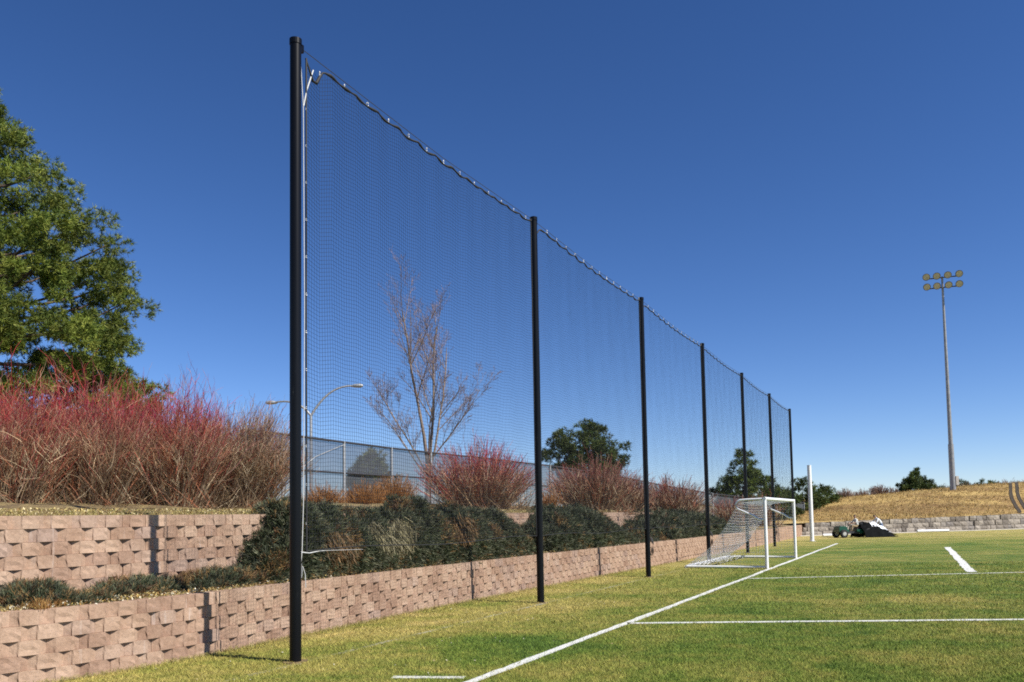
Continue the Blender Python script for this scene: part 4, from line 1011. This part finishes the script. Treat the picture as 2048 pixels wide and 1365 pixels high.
    MB().add((V - org).reshape(-1, 3), np.arange(n * m * 4).reshape(-1, 4), None, C.reshape(-1, 3)).build('foliage', 'foliage', root)['kind'] = 'stuff'
TANG = [(0.24, 0.21, 0.11), (0.31, 0.27, 0.16), (0.16, 0.14, 0.08)]; ORNG = [(0.36, 0.18, 0.06), (0.42, 0.26, 0.09), (0.28, 0.14, 0.05)]
RUSTY = [(0.16, 0.09, 0.04), (0.22, 0.13, 0.055), (0.09, 0.075, 0.04)]
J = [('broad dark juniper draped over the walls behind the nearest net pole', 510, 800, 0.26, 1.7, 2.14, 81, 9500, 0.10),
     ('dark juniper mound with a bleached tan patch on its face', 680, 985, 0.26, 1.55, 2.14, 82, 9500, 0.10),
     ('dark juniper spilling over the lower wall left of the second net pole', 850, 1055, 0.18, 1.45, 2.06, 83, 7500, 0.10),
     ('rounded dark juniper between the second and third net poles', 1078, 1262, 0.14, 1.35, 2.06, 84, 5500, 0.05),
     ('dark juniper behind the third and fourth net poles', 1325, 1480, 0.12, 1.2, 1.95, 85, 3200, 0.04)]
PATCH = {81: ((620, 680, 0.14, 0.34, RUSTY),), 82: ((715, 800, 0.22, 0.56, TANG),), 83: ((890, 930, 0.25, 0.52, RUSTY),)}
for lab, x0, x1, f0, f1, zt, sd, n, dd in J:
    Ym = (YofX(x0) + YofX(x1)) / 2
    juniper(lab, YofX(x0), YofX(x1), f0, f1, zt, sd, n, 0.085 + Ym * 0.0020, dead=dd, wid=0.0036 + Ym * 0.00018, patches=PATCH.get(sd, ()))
LJ = [('low juniper at the left edge on the near terrace', -60, 130, 0.45, 1.0, 1.10, 91, 1900),
      ('flat dark juniper crawling along the terrace edge at left', 20, 190, 0.28, 0.62, 0.99, 92, 1000),
      ('low grey green juniper beneath the pole shadow on the upper wall', 185, 420, 0.48, 1.0, 1.06, 93, 2000),
      ('low juniper creeping towards the nearest net pole', 370, 560, 0.32, 0.95, 1.10, 94, 2000),
      ('low juniper along the lower wall top just right of the nearest pole', 590, 860, 0.22, 0.55, 1.08, 95, 1700),
      ('low trailing juniper right of the third net pole', 1235, 1350, 0.10, 0.7, 1.25, 96, 900)]
for lab, x0, x1, f0, f1, zt, sd, n in LJ:
    juniper(lab, YofX(x0), YofX(x1), f0, f1, zt, sd, n, 0.10, dead=0.30, wid=0.0045)
# dry grass clumps standing among the junipers
def dry_clump(label, x, across, z, w, h, n, seed, cols, name='dry_grass_clump'):
    Y = YofX(x); p, d = lowf(low_s(Y)); p = p + arr(-d[1], d[0]) * across; r_ = np.random.default_rng(seed)
    root = empty(name, (p[0], p[1], z)); tag(root, label, 'grass clump', 'dry grass clumps')
    K = 6; t = np.linspace(0, 1, K)
    nt_ = max(3, int(n / 120)); tc = np.stack([r_.normal(0, w * 0.42, nt_), r_.normal(0, 0.10, nt_)], 1); ti = r_.integers(0, nt_, n); th = r_.uniform(0.55, 1.0, nt_)
    al = np.outer(tc[ti, 0], d) + np.outer(tc[ti, 1], arr(-d[1], d[0]))
    b0 = np.concatenate([al + r_.normal(0, 0.05, (n, 2)), r_.uniform(-0.02, 0.02, (n, 1))], 1)
    hh = h * th[ti] * r_.uniform(0.45, 1.1, n); dr = r_.normal(0, 0.22, (n, 2)) * hh[:, None]
    P = np.repeat(b0[:, None], K, 1); P[:, :, :2] += dr[:, None] * (t ** 1.5)[None, :, None]
    P[:, :, 2] += hh[:, None] * (t - 0.25 * r_.random((n, 1)) * t ** 3)
    c = np.array(cols)[r_.integers(0, len(cols), n)] * r_.uniform(0.6, 1.25, (n, 1))
    MB().tubes(P, 0.005 * np.linspace(1, 0.3, K)[None], 3, np.repeat(c[:, None], K, 1)).build('blades', 'twig', root)['kind'] = 'stuff'
dry_clump('orange dry clump at the left edge of the near terrace', 20, 0.30, 0.90, 0.35, 0.16, 350, 4, ORNG)

# fallen leaves, twigs and bark chips on the terrace and along the bank edge
def tl_(r_, n):
    s = r_.uniform(float(low_s(8.6)), float(low_s(34)), n) ; s = float(low_s(8.6)) + (s - float(low_s(8.6))) * r_.random(n) ** 0.6
    p, d = lowf(s); nrm = np.stack([-d[:, 1], d[:, 0]], 1); return np.concatenate([p + nrm * r_.uniform(0.10, 1.0, (n, 1)), LOWTOP + r_.uniform(-0.02, 0.05, (n, 1))], 1)
tag(flecks(16000, tl_, 0.021, [(0.42, 0.33, 0.13), (0.50, 0.42, 0.24), (0.30, 0.18, 0.06), (0.62, 0.57, 0.44), (0.16, 0.10, 0.05), (0.36, 0.26, 0.08)], 15, 0.9).build('leaf_litter', 'litter'), 'dry leaves and bark chips on the terrace between the block walls', 'leaf litter', kind='stuff')
def bl_(r_, n):
    s = r_.uniform(float(upp_s(9.0)), float(upp_s(48)), n); s = float(upp_s(9.0)) + (s - float(upp_s(9.0))) * r_.random(n) ** 0.6
    p, d = uppf(s); nrm = np.stack([-d[:, 1], d[:, 0]], 1); return np.concatenate([p + nrm * r_.uniform(0.10, 1.4, (n, 1)), UPPTOP + r_.uniform(-0.05, 0.10, (n, 1))], 1)
tag(flecks(20000, bl_, 0.022, [(0.42, 0.33, 0.13), (0.38, 0.32, 0.12), (0.30, 0.20, 0.08), (0.5, 0.42, 0.24), (0.20, 0.13, 0.06)], 16, 1.2).build('leaf_litter', 'litter'), 'dry grass and leaves under the red shrubs along the upper wall', 'leaf litter', kind='stuff')
# long dry grass fringe on both wall tops
def fringe(fn, s0, s1, z, n, seed, off, hh):
    r_ = np.random.default_rng(seed); s = s0 + (s1 - s0) * r_.random(n) ** 1.5; p, d = fn(s); nrm = np.stack([-d[:, 1], d[:, 0]], 1)
    b0 = np.concatenate([p + nrm * r_.uniform(*off, (n, 1)), np.full((n, 1), z)], 1)
    K = 4; t = np.linspace(0, 1, K); dirn = r_.normal(0, 0.5, (n, 2)) * hh; P = np.repeat(b0[:, None], K, 1)
    P[:, :, :2] += dirn[:, None] * (t ** 1.6)[None, :, None]; P[:, :, 2] += (hh * r_.uniform(0.3, 1.1, n))[:, None] * (1 - (1 - t) ** 1.7)[None]
    c = np.array([(0.42, 0.33, 0.12), (0.34, 0.29, 0.10), (0.26, 0.25, 0.07), (0.48, 0.40, 0.20)])[r_.integers(0, 4, n)] * r_.uniform(0.75, 1.2, (n, 1))
    return MB().tubes(P, 0.0035 * np.linspace(1, 0.3, K)[None], 3, np.repeat(c[:, None], K, 1))
tag(fringe(uppf, float(upp_s(9)), float(upp_s(34)), UPPTOP - 0.06, 16000, 3, (0.16, 1.6), 0.15).build('dry_grass_fringe', 'twig'), 'dry yellow grass along the top of the upper block wall', 'grass', kind='stuff')
tag(fringe(lowf, float(low_s(8.6)), float(low_s(34)), LOWTOP - 0.04, 5000, 4, (0.22, 0.55), 0.07).build('dry_grass_fringe', 'twig'), 'dry yellow grass along the top of the lower block wall', 'grass', kind='stuff')
tag(fringe(lowf, float(low_s(9.4)), float(low_s(40)), -0.005, 6000, 5, (-0.14, 0.02), 0.07).build('dry_grass_fringe', 'twig'), 'longer unmown grass along the foot of the lower block wall', 'grass', kind='stuff')

# ------------------------------------------------------------------ utility tractor, tarp and two people
tb = arr(25.6, 65.2)
tr = empty('utility_tractor', (*tb, 0), R(12)); tag(tr, 'dark green utility tractor parked in front of the stone wall', 'tractor')
# local -x is the front
MB().box((-1.55, -0.42, 0.42), (-0.75, 0.42, 0.62)).box((-1.5, -0.38, 0.62), (-0.85, 0.38, 0.80)).box((-1.42, -0.34, 0.80), (-0.95, 0.34, 0.86)).build('hood', 'green_paint', tr)
MB().box((-0.8, -0.28, 0.32), (1.15, 0.28, 0.46)).build('frame', 'dark_steel', tr)
MB().box((-0.10, -0.45, 0.45), (0.95, 0.45, 0.60)).box((0.1, -0.5, 0.30), (0.8, 0.5, 0.45)).build('body', 'green_paint', tr)
MB().box((0.02, -0.25, 0.60), (0.46, 0.25, 0.72)).box((0.40, -0.25, 0.72), (0.50, 0.25, 1.12)).build('seat', 'vinyl_seat', tr)
MB().tube([(-0.72, 0, 0.5), (-0.60, 0, 0.8), (-0.45, 0, 1.02)], 0.022, 6).build('steering_column', 'dark_steel', tr)
tq = np.linspace(0, 2 * np.pi, 17)
MB().tube(np.stack([-0.45 + 0.08 * np.cos(tq), 0.18 * np.sin(tq), 1.02 + 0.16 * np.cos(tq)], 1), 0.016, 6, False).build('steering_wheel', 'rubber', tr)
for (x, y, rr, ww) in ((-1.25, -0.52, 0.30, 0.2), (-1.25, 0.52, 0.30, 0.2), (0.72, -0.60, 0.34, 0.26), (0.72, 0.60, 0.34, 0.26)):
    w = empty('wheel', (x, y, rr)); w.parent = tr
    MB().tube([(0, -ww / 2, 0), (0, -ww / 2.6, 0), (0, ww / 2.6, 0), (0, ww / 2, 0)], np.array([rr * 0.86, rr, rr, rr * 0.86]), 20).build('tyre', 'rubber', w, True)
    MB().tube([(0, -ww / 2 - 0.012, 0), (0, 0, 0), (0, ww / 2 + 0.012, 0)], rr * 0.5, 14).build('rim', 'rim_paint', w)
# tarp bundle draped over the load bed behind the seat and down to the ground
r_ = np.random.default_rng(2)
na, nb = 30, 14; G = np.zeros((na, nb, 3))
for i in range(na):
    t = i / (na - 1); x = 0.25 + 2.75 * t
    ht = np.interp(t, [0, 0.12, 0.4, 0.7, 0.9, 1.0], [0.85, 1.05, 1.0, 0.68, 0.24, 0.03])
    for j in range(nb):
        s = j / (nb - 1) * 2 - 1; wv = 0.98
        G[i, j] = (x + 0.03 * math.sin(j * 1.9 + i), s * wv, max(0.012, ht * (1 - abs(s) ** 3.2) * (1 + 0.13 * math.sin(i * 0.9 + j * 1.1) * math.sin(j * 0.7 + 1) + 0.06 * math.sin(i * 2.3 + j * 2.9)) + r_.normal(0, 0.03)))
bed = empty('tarpaulin', (*tb, 0), R(12)); tag(bed, 'black tarpaulin with a white edge heaped behind the tractor', 'tarpaulin')
MB().grid(G).build('sheet', 'black_tarp', bed, True)
H = np.zeros((20, 4, 3))
for i in range(20):
    t = i / 19; k = int(8 + t * (na - 9))
    for j in range(4):
        s = (-0.62 + j * 0.20) if t < 0.75 else (-0.62 + j * 0.36)
        zz = float(np.interp(s, np.linspace(-1, 1, nb), G[k, :, 2])); H[i, j] = (G[k, 0, 0] + 0.35 * max(0, t - 0.75) * 2.5, s * (0.75 + 0.2 * t) - 0.1, zz + 0.05 + 0.015 * math.sin(i * 1.1 + j))
MB().grid(H).build('hem', 'white_tarp', bed, True)

def person(label, joints, edges, root_j, loc, rz):
    """joints: name -> (x,y,z,r); edges: (a,b,material)"""
    names = list(joints); idx = {n: i for i, n in enumerate(names)}
    me = bpy.data.meshes.new('skeleton'); me.from_pydata([joints[n][:3] for n in names], [(idx[a], idx[b2]) for a, b2, _ in edges], [])
    o = bpy.data.objects.new('person', me); col.objects.link(o)
    md = o.modifiers.new('skin', 'SKIN'); md.branch_smoothing = 0.3
    if not me.skin_vertices: 
        bpy.context.view_layer.objects.active = o
    sv = me.skin_vertices[0].data if me.skin_vertices else None
    if sv is not None:
        for n, i in idx.items():
            r0 = joints[n][3]; sv[i].radius = (r0, r0) if not isinstance(r0, tuple) else r0; sv[i].use_root = (n == root_j)
    sd = o.modifiers.new('sub', 'SUBSURF'); sd.levels = 2; sd.render_levels = 2
    dg = bpy.context.evaluated_depsgraph_get(); nm = bpy.data.meshes.new_from_object(o.evaluated_get(dg))
    o.modifiers.clear(); o.data = nm
    ml = []
    for _, _, m in edges:
        if m not in ml: ml.append(m)
    nm.materials.clear()
    for m in ml: nm.materials.append(MATS[m])
    A = np.array([joints[a][:3] for a, _, _ in edges], float); B = np.array([joints[b2][:3] for _, b2, _ in edges], float); M = [ml.index(m) for _, _, m in edges]
    for pg in nm.polygons:
        c = np.array(pg.center); ab = B - A; t = np.clip(((c - A) * ab).sum(1) / (ab * ab).sum(1), 0, 1); dd = np.linalg.norm(A + ab * t[:, None] - c, axis=1)
        pg.material_index = M[int(dd.argmin())]; pg.use_smooth = True
    o.name = 'person'; o.location = loc; o.rotation_euler = (0, 0, rz); tag(o, label, 'person')
    return o
def hand(j, e, side, w, d, s=1.0):
    """five short finger chains from wrist point w pointing along d"""
    w = arr(*w); d = unit(arr(*d)); up = arr(0, 0, 1); lat = unit(np.cross(d, up)); nrm = np.cross(lat, d)
    palm = w + d * 0.08; j['palm' + side] = (*palm, 0.030); e.append(('wrist' + side, 'palm' + side, 'skin'))
    for k, (o, L) in enumerate(((-0.032, 0.07), (-0.011, 0.085), (0.011, 0.08), (0.032, 0.062))):
        a = palm + lat * o + d * 0.035; b2 = a + d * L * 0.55 - up * 0.02; c = b2 + d * L * 0.3 - up * 0.03
        for q, (n, pnt) in enumerate((('a', a), ('b', b2), ('c', c))): j[f'f{side}{k}{n}'] = (*pnt, 0.010)
        e += [('palm' + side, f'f{side}{k}a', 'skin'), (f'f{side}{k}a', f'f{side}{k}b', 'skin'), (f'f{side}{k}b', f'f{side}{k}c', 'skin')]
    a = w + d * 0.04 + lat * 0.045 * (1 if side == 'L' else -1); b2 = a + d * 0.04 + lat * 0.02 * (1 if side == 'L' else -1)
    j[f't{side}a'] = (*a, 0.011); j[f't{side}b'] = (*b2, 0.010); e += [('palm' + side, f't{side}a', 'skin'), (f't{side}a', f't{side}b', 'skin')]
def head(j, e, neck, top, face, hair='dark_hair'):
    """neck and skull joints with nose, hair cap"""
    n, t = arr(*neck), arr(*top); f_ = unit(arr(*face)); c = (n + t) / 2
    j['chin'] = (*(n + (t - n) * 0.25 + f_ * 0.02), 0.062); j['skull'] = (*(n + (t - n) * 0.62), 0.092); j['crown'] = (*(t - f_ * 0.015), 0.080)
    j['nose'] = (*(n + (t - n) * 0.42 + f_ * 0.10), 0.016)
    e += [('neck', 'chin', 'skin'), ('chin', 'skull', 'skin'), ('skull', 'crown', hair), ('chin', 'nose', 'skin')]
# seated driver, facing local -x
j = {'pelvis': (0.18, 0, 0.84, 0.15), 'belly': (0.18, 0, 1.00, 0.145), 'chest': (0.12, 0, 1.22, 0.15), 'neck': (0.06, 0, 1.43, 0.055),
     'shoulL': (0.10, 0.18, 1.34, 0.065), 'shoulR': (0.10, -0.18, 1.34, 0.065), 'elbowL': (-0.05, 0.26, 1.10, 0.048), 'elbowR': (-0.05, -0.26, 1.10, 0.048), 'wristL': (-0.30, 0.16, 1.06, 0.033), 'wristR': (-0.30, -0.16, 1.06, 0.033),
     'hipL': (0.12, 0.10, 0.82, 0.10), 'hipR': (0.12, -0.10, 0.82, 0.10), 'kneeL': (-0.30, 0.14, 0.86, 0.070), 'kneeR': (-0.30, -0.14, 0.86, 0.070), 'ankL': (-0.36, 0.14, 0.50, 0.045), 'ankR': (-0.36, -0.14, 0.50, 0.045), 'toeL': (-0.54, 0.14, 0.48, 0.04), 'toeR': (-0.54, -0.14, 0.48, 0.04)}
S, T_ = 'pale_shirt', 'khaki_cloth'
e = [('pelvis', 'belly', S), ('belly', 'chest', S), ('chest', 'neck', S)]
for s in 'LR': e += [('chest', 'shoul' + s, S), ('shoul' + s, 'elbow' + s, S), ('elbow' + s, 'wrist' + s, 'skin'), ('pelvis', 'hip' + s, T_), ('hip' + s, 'knee' + s, T_), ('knee' + s, 'ank' + s, T_), ('ank' + s, 'toe' + s, 'work_boot')]
head(j, e, (0.05, 0, 1.45), (0.03, 0, 1.70), (-1, 0, -0.1))
for s, sg in (('L', 1), ('R', -1)): hand(j, e, s, j['wrist' + s][:3], (-0.6, -0.15 * sg, -0.2))
person('person in a pale shirt and khaki trousers sitting on the tractor', j, e, 'pelvis', (*tb, 0), R(12))
# second person bending over the tarp, facing local -x
j = {'pelvis': (0.42, 0, 0.92, 0.15), 'belly': (0.32, 0, 1.08, 0.15), 'chest': (0.14, 0, 1.28, 0.16), 'neck': (-0.03, 0, 1.43, 0.058),
     'shoulL': (0.06, 0.19, 1.36, 0.068), 'shoulR': (0.06, -0.19, 1.36, 0.068), 'elbowL': (-0.10, 0.26, 1.12, 0.050), 'elbowR': (-0.10, -0.26, 1.12, 0.050), 'wristL': (-0.28, 0.20, 0.96, 0.034), 'wristR': (-0.28, -0.20, 0.96, 0.034),
     'hipL': (0.40, 0.10, 0.88, 0.105), 'hipR': (0.40, -0.10, 0.88, 0.105), 'kneeL': (0.30, 0.13, 0.48, 0.072), 'kneeR': (0.42, -0.12, 0.48, 0.072), 'ankL': (0.42, 0.13, 0.09, 0.048), 'ankR': (0.60, -0.12, 0.09, 0.048), 'toeL': (0.24, 0.14, 0.05, 0.042), 'toeR': (0.42, -0.13, 0.05, 0.042)}
S, T_ = 'white_shirt', 'denim'
e = [('pelvis', 'belly', S), ('belly', 'chest', S), ('chest', 'neck', S)]
for s in 'LR': e += [('chest', 'shoul' + s, S), ('shoul' + s, 'elbow' + s, S), ('elbow' + s, 'wrist' + s, S), ('pelvis', 'hip' + s, T_), ('hip' + s, 'knee' + s, T_), ('knee' + s, 'ank' + s, T_), ('ank' + s, 'toe' + s, 'work_boot')]
head(j, e, (-0.06, 0, 1.45), (-0.20, 0, 1.64), (-0.8, 0, -0.6))
for s, sg in (('L', 1), ('R', -1)): hand(j, e, s, j['wrist' + s][:3], (-0.6, -0.1 * sg, -0.5))
pb = tb + arr(2.35, 0.0) + arr(-0.2, 1.25)
person('person in a white shirt and jeans bending over the tarpaulin', j, e, 'pelvis', (*pb, 0), R(12))
# white rolled sheets lying at the foot of the stone wall
for k, (x, Y, L, lab) in enumerate(((1657, 67.0, 1.0, 'white roll lying on the grass left of the tractor'), (1866, 75.6, 3.2, 'long white roll lying at the foot of the stone wall'))):
    p = at(x, 1066, Y); o = MB().tube([(-L / 2, 0, 0.15), (0, 0, 0.15), (L / 2, 0, 0.15)], 0.11, 12).build('sheet_roll', 'white_tarp', None, True, (p[0], p[1], 0.0)); o.rotation_euler = (0, 0, R(14)); tag(o, lab, 'roll', 'white rolls by the stone wall')
